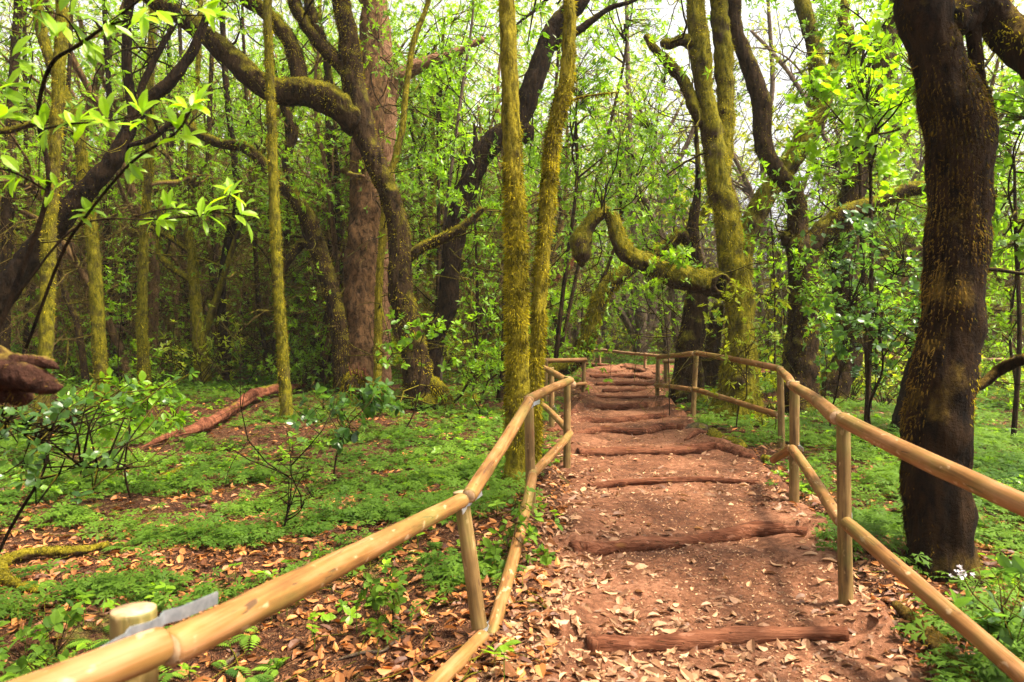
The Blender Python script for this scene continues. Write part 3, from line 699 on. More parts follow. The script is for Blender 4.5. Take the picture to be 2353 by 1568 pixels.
tree('dark mossy backed tree arching from lower right to upper left', 'bark_half',
     [[(790, 865, 44), (780, 760, 40), (765, 690, 40), (740, 600, 40), (705, 500, 38), (672, 450, 34), (640, 412, 30), (600, 370, 26), (560, 338, 26), (500, 328, 22), (440, 298, 18), (405, 262, 12)],
      [(735, 590, 20), (700, 560, 22), (668, 590, 20), (640, 640, 14)], [(668, 440, 20), (660, 360, 24), (672, 300, 24), (650, 240, 20)]], d=13.5, tuft=(1200, .04), twigs=24, tw_leaf=.3, upb=.9)
tree('thick black trunk leaning right across the left edge', 'bark_dark',
     [[(-170, 1010, 70), (-110, 880, 62), (-30, 735, 58), (60, 605, 54), (140, 505, 50), (205, 432, 46), (255, 375, 40), (285, 322, 32), (310, 272, 30), (345, 228, 28), (390, 190, 28), (425, 145, 24), (447, 110, 22), (475, 40, 16)],
      [(288, 330, 22), (305, 270, 22), (292, 160, 22), (292, 60, 20), (300, -10, 20)], [(306, 268, 12), (330, 190, 16), (370, 110, 14), (400, 60, 10)],
      [(296, 335, 12), (350, 318, 14), (390, 285, 12), (430, 262, 10)]], d=9.2, tuft=(300, .03), twigs=26, tw_leaf=.2, upb=.9)
tree('mossy straight trunk at the far left behind the leafy foreground shrub', 'bark_moss',
     [[(90, 1062, 36), (95, 960, 34), (103, 860, 31), (107, 740, 31), (110, 620, 32), (113, 520, 30), (122, 400, 27), (130, 290, 26), (137, 150, 27), (141, 0, 26)], [(128, 255, 10), (80, 280, 13), (20, 300, 15), (-40, 300, 15)]], flare=.25, tuft=(2000, .03), twigs=10)
tree('mossy trunk second from the left edge, dark at its foot', 'bark_moss',
     [[(237, 945, 34), (232, 860, 30), (226, 760, 30), (219, 640, 29), (210, 540, 27), (195, 430, 25), (184, 330, 24), (165, 255, 22), (142, 200, 21), (118, 150, 22), (95, 70, 24), (80, -10, 24)]], flare=.25, tuft=(2200, .035), twigs=10)
tree('thin mossy trunk standing upright left of the dead log', 'bark_moss',
     [[(333, 922, 30), (330, 840, 25), (326, 740, 23), (328, 640, 21), (332, 530, 20), (340, 420, 18), (345, 300, 16), (346, 150, 14), (350, 0, 12)]], flare=.3, tuft=(2200, .035), twigs=8)
tree('thin bowed trunk between two mossy trunks on the left', 'bark_half', [[(197, 880, 17), (190, 820, 15), (178, 745, 15), (160, 700, 14), (146, 660, 13), (137, 590, 13), (134, 500, 12), (145, 350, 12), (160, 150, 10), (165, 0, 8)]], d=14.5, tuft=(900, .03), twigs=8)
tree('leaning mossy trunk whose elbow limb crooks back to the left', 'bark_moss',
     [[(466, 868, 40), (460, 800, 30), (452, 720, 27), (446, 650, 25), (441, 580, 20), (432, 530, 18), (430, 450, 16), (440, 330, 14), (455, 150, 12), (460, 0, 10)],
      [(446, 648, 15), (420, 632, 16), (390, 612, 17), (370, 590, 16), (364, 560, 15), (368, 500, 14), (376, 420, 12)], [(442, 585, 12), (410, 560, 13), (372, 535, 14), (340, 520, 12)]], d=15.0, tuft=(1500, .04), twigs=14, upb=.3)
for lab, pts, dd, mt in (
    ('dark trunk tapering down to the right beside the elbow limbed tree', [(437, 822, 22), (425, 760, 20), (415, 711, 19), (400, 634, 18), (396, 540, 16), (400, 400, 14), (390, 200, 10), (388, 0, 8)], 20.5, 'bark_dark'),
    ('sinuous black trunk right of the elbow limbed tree', [(524, 880, 22), (520, 800, 21), (509, 690, 18), (516, 600, 18), (530, 530, 20), (545, 480, 18), (540, 380, 15), (520, 200, 14), (510, 0, 12)], 15.2, 'bark_dark'),
    ('brown curving trunk touching the sinuous black one', [(508, 868, 20), (510, 760, 17), (504, 690, 17), (488, 630, 16), (494, 575, 15), (488, 500, 14), (480, 350, 12), (486, 150, 10), (490, 0, 8)], 16.5, 'bark_half'),
    ('broken black snag with a leaning head', [(553, 822, 22), (560, 760, 22), (566, 700, 22), (565, 660, 18), (557, 640, 10)], 20.0, 'bark_dark'),
    ('slim brown trunk slanting left behind the straight slim mossy one', [(618, 858, 12), (606, 780, 12), (594, 690, 12), (588, 590, 11), (582, 480, 10), (570, 300, 9), (560, 100, 7), (558, 0, 6)], 16.8, 'bark_half'),
    ('cluster trunk dark and crooked right of the second mossy trunk', [(275, 860, 26), (264, 780, 22), (252, 680, 21), (248, 590, 19), (245, 500, 18), (255, 380, 14), (250, 200, 12), (240, 0, 10)], 16.6, 'bark_dark'),
    ('reddish crooked trunk in the middle of the left thicket', [(300, 850, 22), (292, 770, 20), (296, 680, 18), (286, 600, 17), (300, 540, 16), (330, 480, 14), (370, 420, 10)], 18.2, 'bark_half'),
    ('short black pole of a trunk below the elbow limb', [(372, 805, 18), (376, 740, 16), (370, 680, 15), (375, 640, 15), (366, 600, 10), (350, 600, 6)], 23.0, 'bark_dark'),
    ('dark upright trunk just right of the elbow limb', [(430, 815, 14), (428, 740, 15), (424, 660, 16), (420, 560, 15), (412, 440, 12), (420, 250, 10), (410, 0, 8)], 22.0, 'bark_dark'),
    ('black leaning trunk on the left sloping up toward the right thicket', [(345, 790, 22), (372, 730, 22), (400, 690, 16), (420, 650, 10)], 21.0, 'bark_dark'),
    ('slanting dark trunk rising to the right between slim trunks', [(262, 680, 18), (292, 620, 20), (318, 570, 22), (345, 520, 22), (372, 470, 18), (410, 400, 12)], 17.5, 'bark_dark'),
    ('leaning trunk with a mossy back right of the slim mossy trunk', [(660, 832, 18), (668, 770, 19), (682, 710, 18), (712, 660, 17), (745, 610, 13)], 19.0, 'bark_half'),
    ('thin diagonal trunk leaning right under the arching dark tree', [(640, 800, 12), (650, 690, 13), (690, 630, 14), (720, 585, 12), (760, 520, 8)], 18.5, 'bark_dark'),
    ('pale yellow trunk with knobby base behind the arching dark tree', [(708, 838, 24), (716, 780, 20), (722, 700, 18), (738, 620, 16), (740, 500, 14), (730, 300, 12), (735, 0, 9)], 18.0, 'bark_moss'),
    ('thick pale brown trunk half hidden left of the rough barked trunk', [(752, 880, 46), (758, 800, 44), (766, 700, 38), (770, 560, 34), (768, 430, 28), (760, 300, 24), (750, 100, 18)], 15.0, 'bark_half'),
    ('mossy leaning trunk between the black leaning tree and the twin trunks', [(1112, 852, 18), (1128, 790, 17), (1146, 730, 16), (1160, 680, 15), (1164, 600, 13), (1172, 480, 11), (1178, 300, 9)], 17.5, 'bark_moss'),
    ('thin yellow mossed trunk right of the black leaning tree, lower half', [(972, 850, 16), (978, 760, 16), (985, 650, 15), (992, 520, 15), (996, 400, 13), (992, 260, 12), (1000, 100, 9)], 18.0, 'bark_moss'),
    ('slight mossy trunk left of the leaning dark tree crossing behind', [(1015, 870, 14), (1010, 760, 13), (1013, 640, 12), (1010, 540, 12), (1020, 420, 11), (1012, 250, 9), (1020, 40, 7)], 17.0, 'bark_half'),
    ('straight grey pole of a sapling left of the twin mossy trunks', [(1010, 880, 10), (1014, 780, 9), (1016, 640, 9), (1023, 502, 8), (1040, 368, 8), (1060, 218, 7), (1087, 27, 5)], 12.8, 'bark_pale'),
    ('dark little trunk between the grey sapling and the twin trunks', [(1150, 925, 20), (1160, 820, 18), (1162, 700, 16), (1172, 560, 14), (1160, 400, 10), (1165, 200, 8)], 12.5, 'bark_half'),
    ('left edge trunk in deep shade behind the leafy spray', [(12, 905, 26), (10, 760, 26), (14, 560, 26), (22, 420, 26), (26, 280, 22), (36, 100, 20), (42, 0, 18)], 14.0, 'bark_half'),
    ('slim brown stem beside the left edge', [(56, 890, 12), (60, 760, 11), (68, 600, 11), (62, 420, 10), (58, 200, 9), (60, 0, 8)], 16.0, 'bark_half'),
    ('reddish straight trunk high on the left behind the elbow limb', [(350, 820, 18), (348, 640, 17), (344, 480, 16), (338, 380, 15), (345, 250, 13), (360, 0, 10)], 24.0, 'bark_pale'),
    ('twisting stem behind the right twin trunk', [(1290, 842, 14), (1282, 760, 14), (1262, 640, 13), (1272, 560, 12), (1290, 480, 11), (1270, 330, 9), (1285, 100, 7)], 20.0, 'bark_half'),
    ('straight grey trunk in the opening left of the curving mossy trunk', [(1325, 812, 18), (1326, 740, 17), (1330, 660, 16), (1322, 560, 13), (1330, 400, 10)], 26.0, 'bark_pale'),
    ('second grey trunk in the opening left of the curving mossy trunk', [(1352, 806, 14), (1356, 720, 14), (1350, 660, 13), (1362, 560, 10), (1355, 420, 8)], 28.0, 'bark_pale'),
    ('bent reddish trunk low behind the right twin trunk', [(1262, 818, 12), (1250, 740, 12), (1268, 660, 14), (1300, 625, 16), (1318, 590, 12), (1330, 520, 8)], 20.0, 'bark_red'),
    ('dark shaded trunk low between the two forked trees right of the path', [(1625, 905, 44), (1632, 850, 42), (1640, 780, 34), (1650, 700, 26)], 13.8, 'bark_half'),
    ('gnarled pale trunk in the bright opening right of the hollow knot tree', [(1745, 860, 16), (1752, 760, 16), (1745, 620, 15), (1760, 480, 14), (1752, 340, 13), (1775, 200, 11), (1765, 0, 8)], 22.0, 'bark_pale'),
    ('pale bare tree slanting through the bright upper opening', [(1530, 850, 16), (1535, 640, 15), (1520, 500, 14), (1530, 420, 14), (1570, 350, 12), (1600, 280, 9), (1640, 180, 6)], 23.0, 'bark_pale'),
    ('pale bare tree bending left in the bright upper opening', [(1560, 830, 16), (1556, 640, 15), (1540, 470, 14), (1500, 400, 13), (1512, 330, 11), (1545, 280, 8), (1575, 220, 5)], 27.0, 'bark_pale'),
):
    tree(lab, mt, [pts], d=dd, tuft=(700, .04) if mt in ('bark_moss', 'bark_half') else None, twigs=22 if mt != 'bark_pale' else 30, tw_leaf=.25, group='slim trunks crowding the wood', lump=.09, twigL=1.9 if mt != 'bark_pale' else 2.2)

# ------------------------------------------------------------------ fallen wood, stump, stones
def fallen(name, label, cat, mat, pts, lift=.3, tuft=None, tuftmat='moss_tuft', lump=.16, group=None, dz=None, lf=None):
    W, rr = [], []
    for i, p in enumerate(pts):
        q, d = G(p[0], p[1]); r = p[2]*.5*d/F
        W.append((q[0], q[1], float(surf(np.array([q[0]]), np.array([q[1]]))[0])+r*lift+(p[3] if len(p) > 3 else 0))); rr.append(r)
    acc = Acc(); W = np.array(W); t = tube(acc, W, rr, 16, step=max(.02, np.mean(rr)*.5), lump=lump, lf=lf or 3.2/max(.08, np.mean(rr)*4))
    root = thing(name, label, cat, W[0], group) if tuft else None
    if tuft:
        build('wood', acc, mat, root, W[0]); ma = Acc(); moss_tufts(ma, [t], tuft[0], tuft[1], RNG, .4); build('moss_fronds', ma, tuftmat, root, W[0], smooth=False)
    else:
        o = build(name, acc, mat, None, W[0], loc=W[0]); tag(o, label, cat, group)
rng = np.random.default_rng(61)
cl = [(318, 1044, 8), (400, 1018, 34), (470, 1000, 44), (530, 966, 42), (570, 936, 42), (630, 912, 40), (705, 896, 22)]
acc = Acc(); B0 = None
for k in range(15):
    i0, i1 = sorted(rng.choice(7, 2, replace=False)); i0, i1 = (0, 6) if k < 3 else (max(0, i0-1), min(6, i1+1))
    off = rng.uniform(-.42, .42); W, rr = [], []
    for i in range(i0, i1+1):
        x, y, w_ = cl[i]; q, d = G(x, y); Rr = w_*.5*d/F*1.15
        o = off+rng.normal(0, .10); zz = math.sqrt(max(0.02, .25-o*o))*Rr*1.3
        W.append((q[0]-.35*o*Rr, q[1]+1.7*o*Rr, float(gz(q[0], q[1]))+zz*rng.uniform(.75, 1.1)+.05)); rr.append(Rr*rng.uniform(.22, .42)*(.25 if i in (i0, i1) else 1))
    B0 = W[0] if B0 is None else B0
    tube(acc, W, rr, 7, step=.09, lump=.3, lf=7)
tag(build('fallen_log', acc, 'bark_red', None, B0, loc=B0), 'long rotten red brown log lying split on the green ground at left', 'log')
fallen('fallen_branch', 'bright mossy branch hooked like a claw at the bottom left', 'branch', 'bark_green', [(88, 1368, 14), (50, 1362, 18), (15, 1348, 22), (2, 1325, 24), (22, 1302, 24), (70, 1290, 24), (130, 1284, 22), (190, 1280, 20), (250, 1262, 14)], 1.6, (9000, .018))
fallen('fallen_branch', 'thin mossy twig looping on the ferns below the rotten log', 'branch', 'bark_green', [(335, 1092, 8), (360, 1100, 9), (390, 1092, 10), (420, 1078, 10), (450, 1070, 7)], .8, (4000, .02))
fallen('fallen_log', 'short sawn log with moss lying beside the bending step', 'log', 'bark_half', [(1636, 1002, 30), (1660, 1014, 34), (1690, 1028, 34), (1706, 1036, 30)], .35, (1500, .02))
fallen('fallen_branch', 'dark dead branch lying under the right fence behind the grey stone', 'branch', 'bark_dark', [(1640, 988, 10), (1690, 982, 12), (1740, 980, 12), (1790, 984, 8)], .6)
fallen('tree_root', 'dark root crossing the ground between the grey stone and the straight step', 'root', 'step_wood', [(1575, 1040, 8), (1600, 1026, 14), (1625, 1010, 14), (1640, 1000, 8)], .3)
fallen('fallen_branch', 'curved dark stick left of the twin mossy trunks', 'branch', 'bark_half', [(1035, 968, 8), (1060, 958, 10), (1090, 965, 10), (1120, 985, 8), (1128, 1000, 5)], .9)
fallen('fallen_branch', 'mossy pole lying behind the twin trunks toward the rooted tree', 'branch', 'bark_moss', [(1090, 940, 12), (1130, 952, 14), (1170, 948, 12)], .6, (1500, .02))
fallen('fallen_log', 'mossy rotting log along the ground below the near right rail', 'log', 'bark_shaggy', [(2060, 1395, 26), (2110, 1440, 40), (2160, 1500, 52), (2215, 1570, 60), (2260, 1640, 66)], .1, (5000, .022), 'moss_brown')
fallen('fallen_branch', 'pale bare stick on the leaf litter at bottom centre', 'branch', 'bark_pale', [(505, 1540, 10), (525, 1525, 12), (548, 1508, 10)], .9)
fallen('fallen_branch', 'thin bent stick lying across leaves left of the leaning post', 'branch', 'bark_pale', [(780, 1520, 7), (830, 1505, 8), (880, 1500, 8), (920, 1470, 7), (985, 1440, 5)], 1.2)
fallen('fallen_branch', 'dry thin branch in the bare soil below the rotten log', 'branch', 'bark_dark', [(590, 1075, 6), (640, 1062, 8), (700, 1058, 7), (760, 1070, 5)], 1.5)
fallen('fallen_branch', 'dark twig lying on the ferns in the left clearing', 'branch', 'bark_dark', [(560, 1190, 6), (620, 1170, 8), (680, 1176, 7), (720, 1165, 4)], 1.5)

def blob(name, label, cat, px, py, wpx, hpx, mat, sink=.3, lump=.25, seed=0):
    q, d = G(px, py); z = float(surf(np.array([q[0]]), np.array([q[1]]))[0]); a = Acc()
    rx, rz = wpx*.5*d/F, hpx*.5*d/F; th = np.linspace(0, math.pi, 18); ph = np.arange(28)/28*2*math.pi
    v = np.stack([np.sin(th)[:, None]*np.cos(ph)*rx, np.sin(th)[:, None]*np.sin(ph)*rx*.8, np.cos(th)[:, None]*np.ones(28)*rz], -1)
    pp = v/max(rx, rz)+seed; v = v*(1+lump*(.6*N1(pp, 1.0)+.35*N2(pp, 2.6)+.2*N3(pp, 6)))[..., None]
    i, j = np.meshgrid(np.arange(17), np.arange(28), indexing='ij'); j2 = (j+1) % 28; A, B, D, E = i*28+j, i*28+j2, (i+1)*28+j2, (i+1)*28+j
    a.add(v.reshape(-1, 3), np.concatenate([np.stack([A, D, B], -1).reshape(-1, 3), np.stack([A, E, D], -1).reshape(-1, 3)]))
    tag(build(name, a, mat, None, loc=(q[0], q[1], z+rz*(1-sink*2))), label, cat)
blob('stone', 'lichen grey stone slab beside the path below the hollow knot tree', 'stone', 1603, 993, 62, 30, 'bark_pale', .3, .22, 3)
blob('mossy_stone', 'round moss covered stone behind the twin trunks', 'stone', 1083, 925, 48, 34, 'bark_green', .35, .15, 5)
blob('moss_clump', 'small moss clump at the end of the fallen fence rail', 'moss', 1762, 1058, 24, 18, 'bark_green', .3, .2, 9)

# broken stump at the foot of the rough barked trunk
q, d = G(806, 932); rng = np.random.default_rng(5); sroot = thing('broken_stump', 'mossy splintered stump against the foot of the rough barked trunk', 'stump', q)
a = Acc(); r0 = 36*.5*d/F
t1 = tube(a, [q+(0, 0, -.2), q+(.0, 0, .18), q+(.06, .02, .42), q+(.16, .05, .52)], [r0*1.5, r0*1.2, r0*1.0, r0*.6], 18, step=.04, lump=.22, lf=5, flare=.4)
t2 = tube(a, [q+(.3, -.05, -.2), q+(.34, 0, .1), q+(.26, .02, .36), q+(.14, .05, .50)], [r0*1.1, r0*.9, r0*.7, r0*.5], 14, step=.04, lump=.22, lf=5)
build('stump_wood', a, 'bark_half', sroot, q); ma = Acc(); moss_tufts(ma, [t1, t2], 4500, .045, rng, .5, bare=-.6); build('moss_fronds', ma, 'moss_tuft', sroot, q, smooth=False)
a = Acc()
for k in range(16):
    p = q+np.array([rng.uniform(.02, .3), rng.uniform(-.1, .02), rng.uniform(.36, .52)])
    tube(a, [p, p+np.array([rng.normal(0, .03), rng.normal(0, .03), rng.uniform(.08, .2)])], [.016, .003], 4, cap='flat')
build('splinters', a, 'bark_red', sroot, q)

# broken dead branch poking in from the left, close to the lens
a = Acc(); D0 = 2.1
b1 = [P(-420, 1050, 2.5), P(-250, 880, 2.3), P(-90, 832, D0), P(0, 850, D0), P(60, 862, D0), P(105, 884, D0), P(128, 890, D0), P(146, 888, D0)]
t1 = tube(a, b1, [.05, .055, .056, .054, .044, .028, .017, .002], 30, step=.012, lump=.20, lf=13)
t2 = tube(a, [P(0, 832, D0), P(50, 828, D0), P(90, 832, D0), P(116, 838, D0), P(136, 848, D0)], [.024, .021, .018, .014, .003], 16, step=.010, lump=.24, lf=16)
t3 = tube(a, [P(-300, 950, 2.35), P(-60, 905, 2.15), P(0, 898, 2.15), P(36, 902, 2.15), P(58, 914, 2.15), P(74, 918, 2.15)], [.03, .040, .042, .036, .026, .006], 22, step=.012, lump=.26, lf=14)
r = thing('dead_branch', 'broken forked dead branch poking in from the left edge above the shrub', 'branch', b1[0])
tube(a, [P(-420, 1050, 2.5)-np.array([.3, 0, 1.4]), P(-520, 1200, 2.5), P(-420, 1050, 2.5), P(-330, 950, 2.4)], [.06, .06, .055, .05], 12, step=.05, lump=.1)
build('dead_wood', a, 'bark_dead', r, b1[0]); ma = Acc(); moss_tufts(ma, [t3], 6000, .02, RNG, .2); moss_tufts(ma, [t1, t2], 1500, .010, RNG, .8, bare=.6); build('moss_fronds', ma, 'moss_brown', r, b1[0], smooth=False)

# ------------------------------------------------------------------ leafy young trees and shrubs
def leafy(name, label, cat, box, d, n, size, leaf='leaf_mid', tpl=DIAM, per=7, dd=1.2, stemw=.02, foot=None, clumps=None, limbs=9, mat='bark_half', group=None, seed=0, spread=(40, 85), tw=.006, sig=.30, bare=0):
    """a stem from the ground, limbs into the box (pixels at depth d), leaves in whorls round cluster centres"""
    rng = np.random.default_rng(seed+int(box[0])*7+int(box[1]))
    x0, y0, x1, y1 = box
    cx = (x0+x1)/2
    fx = foot if foot is not None else cx+rng.uniform(-.2, .2)*(x1-x0)
    ft = P(fx, 900, d); ft[2] = float(gz(ft[0], ft[1]))
    root = thing(name, label, cat, ft, group)
    wood, lf = Acc(), Acc()
    mid = P(cx, y1*.55+y0*.45, d); low = P(cx, y1, d)
    pts = [ft-np.array([0, 0, .1]), ft+(low-ft)*.5+rng.normal(0, .05, 3), low+rng.normal(0, .04, 3), mid]
    if low[2] < ft[2]+.1: pts = [ft-np.array([0, 0, .05]), ft+(mid-ft)*.5+rng.normal(0, .02, 3), mid]
    tube(wood, pts, np.linspace(stemw, stemw*.5, len(pts)), 8, step=max(.03, stemw*2))
    sc = F/d; rad = np.array([(x1-x0)/sc/2, dd/2, (y1-y0)/sc/2])
    cen = P(cx, (y0+y1)/2, d)
    nc = clumps or max(5, n//14)
    ck = cen+rng.uniform(-1, 1, (nc, 3))*rad
    node = [mid, low]
    for k in range(limbs):
        tgt = ck[rng.integers(0, nc)]; s = pts[-1]+(pts[-2]-pts[-1])*rng.random()
        m = s+(tgt-s)*.5+rng.normal(0, .12, 3)*rad.mean()
        cpts = np.array([s, m, tgt]); cr, _ = spline(cpts, [1, 1, 1], max(.1, rad.mean()*.25))
        tube(wood, cpts, [stemw*.5, stemw*.33, stemw*.16], 5, step=max(.06, rad.mean()*.15), cap='flat'); node += list(cr)
    node = np.array(node)
    b = rng.random(nc)
    k = rng.integers(0, nc, n); c = ck[k]+rng.normal(0, sig, (n, 3))*rad*.6
    g = gz(c[:, 0], c[:, 1])+.03; c[:, 2] = np.maximum(c[:, 2], g)
    dm = np.linalg.norm(c[:, None]-node[None], axis=2); ni = dm.argmin(1); nn = node[ni]
    for i in range(min(n, 260)):
        m = (c[i]+nn[i])*.5+rng.normal(0, .05, 3)
        tube(wood, [nn[i], m, c[i]], [tw, tw*.7, tw*.4], 3, step=.25, cap='flat')
    for i in range(bare):
        sprig(wood, node[rng.integers(0, len(node))], rng.normal(0, 1, 3)+np.array([0, 0, .3]), rng.uniform(.6, 1.6), tw, rng, 1, None, sides=3)
    ax = unit(c-nn)*.6+rng.normal(0, .45, (n, 3))+np.array([0, 0, .55])
    whorls(lf, c, ax, per, size, tpl, spread, rng, base=np.clip(b[k]*.8+rng.normal(.1, .15, n), 0, 1))
    build('stems', wood, mat, root, ft)
    build('leaves', lf, leaf, root, ft, smooth=False)
    return root
YT = 'leafy young trees filling the gaps'
L = leafy
L('young_tree', 'bright green leafy tree filling the gap right of the twin mossy trunks', 'tree', (1215, 60, 1430, 420), 14.5, 420, .12, 'leaf_fresh', dd=2.2, stemw=.05, foot=1270, clumps=26)
L('young_tree', 'bright leafy tree left of the arched limb, below the upper opening', 'tree', (1330, 200, 1520, 540), 15.5, 420, .12, 'leaf_fresh', dd=2.2, stemw=.05, foot=1285, clumps=26)
L('young_tree', 'leafy mass between the black leaning tree and the twin trunks', 'tree', (1010, 210, 1165, 560), 15, 300, .12, 'leaf_fresh', dd=2, stemw=.04, foot=1090, clumps=20)
L('young_tree', 'loose green tree high behind the reddish upper part of the rough trunk', 'tree', (880, 0, 1130, 260), 16, 330, .12, 'leaf_fresh', dd=2.5, stemw=.05, foot=1000, clumps=22)
L('young_tree', 'pale green leafy tree under the hanging mossy knot', 'tree', (1245, 560, 1440, 745), 19, 330, .12, 'leaf_fresh', dd=2.5, stemw=.04, foot=1340, clumps=22)
L('young_tree', 'leafy tree behind the arch opening, above the grey trunk cluster', 'tree', (1420, 560, 1600, 690), 21, 260, .12, 'leaf_fresh', dd=2.5, stemw=.04, foot=1540, clumps=18)
L('young_tree', 'yellow green shoots in the gap left of the hollow knot tree', 'tree', (1525, 390, 1645, 650), 12.8, 110, .11, 'leaf_yellow', dd=1.2, stemw=.02, foot=1560, clumps=16, per=8)
L('young_tree', 'airy green tree in front of the bright upper opening', 'tree', (1690, 60, 1860, 400), 13.5, 120, .10, 'leaf_yellow', dd=1.6, stemw=.02, foot=1780, clumps=26)
L('young_tree', 'broad leaved tree spreading left of the big shaggy trunk', 'tree', (1880, 110, 2110, 420), 8.2, 200, .12, 'leaf_fresh', tpl=OVAL, dd=1.6, stemw=.03, foot=1990, clumps=34, per=5)
L('young_tree', 'dark glossy sapling with thin black stems left of the big shaggy trunk', 'sapling', (1890, 520, 2125, 840), 7.6, 210, .085, 'leaf_dark', tpl=OVAL, dd=1.4, stemw=.016, foot=2025, clumps=36, per=5, mat='bark_dark')
L('young_tree', 'sparse sapling with small dark leaves beside the forked tree', 'sapling', (1885, 600, 2000, 900), 9.0, 80, .07, 'leaf_dark', tpl=OVAL, dd=.8, stemw=.014, foot=1905, clumps=18, per=5, mat='bark_dark')
L('young_tree', 'bright leafy tree at the top between the snaking stem and big trunk', 'tree', (1880, -40, 2090, 230), 11, 330, .11, 'leaf_fresh', dd=1.6, stemw=.04, foot=2000, clumps=30)
L('young_tree', 'bright tree behind the broad leaves, middle right', 'tree', (1760, 330, 2110, 660), 16.5, 260, .12, 'leaf_fresh', dd=2, stemw=.05, foot=1950, clumps=40)
L('young_tree', 'leafy tree at the right edge above the cut limb', 'tree', (2262, 160, 2400, 560), 8.5, 230, .11, 'leaf_mid', tpl=OVAL, dd=1.4, stemw=.03, foot=2330, clumps=26, per=6)
L('young_tree', 'light green tree low at the right edge behind the big trunk', 'tree', (2250, 540, 2400, 800), 10.5, 180, .10, 'leaf_fresh', dd=1.5, stemw=.03, foot=2330, clumps=24, bare=20)
L('young_tree', 'thin shoots with pale leaf tufts in front of the hollow knot tree', 'sapling', (1625, 640, 1800, 910), 9.0, 70, .08, 'leaf_yellow', tpl=LANC, dd=.6, stemw=.010, foot=1690, clumps=44, per=6, bare=14)
L('young_tree', 'pale shoots beside the right fence at the forked tree', 'sapling', (1735, 850, 1810, 990), 8.6, 26, .075, 'leaf_yellow', tpl=LANC, dd=.4, stemw=.008, foot=1775, clumps=18, per=6)
L('young_tree', 'green sprays hanging on the snaking stem and its fork', 'sapling', (1840, 560, 1910, 740), 10.2, 46, .10, 'leaf_mid', tpl=LANC, dd=.5, stemw=.010, foot=1890, clumps=20, per=7)
L('young_tree', 'leafy tree high up behind the kinked twin trunk top', 'tree', (1310, -60, 1560, 150), 17.5, 260, .12, 'leaf_fresh', dd=2, stemw=.05, foot=1275, clumps=30)
L('young_tree', 'sunlit leafy tree behind the forked tree and the right fence', 'tree', (1700, 560, 1900, 850), 14.5, 260, .11, 'leaf_fresh', dd=1.6, stemw=.03, foot=1770, clumps=34, bare=14)
L('young_tree', 'leafy tree at the back right beneath the broad leaves', 'tree', (1890, 640, 2130, 850), 14.5, 150, .10, 'leaf_fresh', dd=1.6, stemw=.03, foot=2050, clumps=34, bare=20)
L('young_tree', 'yellow leafed sapling between the arch and the dark trunk', 'sapling', (1490, 570, 1580, 660), 10.2, 30, .10, 'leaf_fresh', tpl=LANC, dd=.5, stemw=.008, foot=1540, clumps=14, per=7)
# left
L('young_tree', 'leafy sapling with pale leaves in front of the mossy footed tree', 'sapling', (870, 715, 1060, 850), 9.0, 56, .085, 'leaf_mid', tpl=OVAL, dd=.8, stemw=.010, foot=905, clumps=22, per=5)
L('young_tree', 'leafy shrub right of the rooted tree below the black leaning trunk', 'shrub', (1020, 790, 1160, 920), 10.5, 90, .09, 'leaf_mid', dd=1.0, stemw=.012, foot=1090, clumps=24)
L('young_tree', 'bright little tree low against the arching dark tree', 'tree', (640, 500, 800, 720), 15.5, 170, .10, 'leaf_fresh', dd=1.2, stemw=.02, foot=700, clumps=26)
L('young_tree', 'small sapling with light leaves between two mossy trunks at left', 'sapling', (238, 600, 320, 740), 12.5, 46, .09, 'leaf_fresh', dd=.7, stemw=.010, foot=280, clumps=14)
L('young_tree', 'young plants at the foot of the thin upright mossy trunk', 'sapling', (255, 790, 390, 880), 13, 60, .09, 'leaf_fresh', dd=.8, stemw=.010, foot=320, clumps=18)
L('young_tree', 'blue green leaved sapling below the splintered stump', 'sapling', (690, 890, 890, 1010), 6.6, 62, .095, 'leaf_dark', tpl=OVAL, dd=.8, stemw=.010, foot=775, clumps=24, per=5)
L('young_tree', 'leafy shrub with large blurred leaves at the left edge', 'shrub', (-110, 880, 340, 1080), 3.6, 150, .056, 'leaf_dark', tpl=OVAL, dd=1.3, stemw=.010, foot=-120, clumps=70, per=5, mat='bark_dark')
L('young_tree', 'green shrub beside the mossy trunk second from the left', 'shrub', (200, 870, 420, 990), 6.2, 80, .09, 'leaf_mid', tpl=OVAL, dd=.9, stemw=.010, foot=300, clumps=28, per=5)
L('young_tree', 'upright seedling with serrated looking leaves left of the leaning post', 'seedling', (830, 1250, 970, 1440), 3.6, 18, .065, 'leaf_ground', tpl=OVAL, dd=.3, stemw=.005, foot=900, clumps=14, per=4, tw=.003)
L('young_tree', 'soft green seedlings growing between the leaning post and next rail', 'seedling', (1085, 1150, 1260, 1420), 4.3, 60, .06, 'leaf_ground', tpl=OVAL, dd=.5, stemw=.005, foot=1180, clumps=30, per=4, tw=.003)
L('young_tree', 'two bare black stems with few leaves rising from the left clearing', 'sapling', (610, 990, 720, 1290), 5.2, 8, .06, 'leaf_mid', tpl=OVAL, dd=.25, stemw=.010, foot=640, clumps=7, per=3, mat='bark_dark', bare=5)
L('young_tree', 'leafy spray over the bottom of the clearing, left of the cut post', 'seedling', (40, 1390, 230, 1560), 3.2, 26, .06, 'leaf_ground', tpl=OVAL, dd=.5, stemw=.005, foot=130, clumps=16, per=4, tw=.003)
r = L('flowering_plant', 'leafy plant with a white flower cluster at the bottom right edge', 'plant', (2200, 1290, 2400, 1470), 2.9, 30, .085, 'leaf_dark', tpl=OVAL, dd=.5, stemw=.006, foot=2330, clumps=16, per=4, tw=.003)
a = Acc(); fc = P(2210, 1318, 2.75); rng = np.random.default_rng(3)
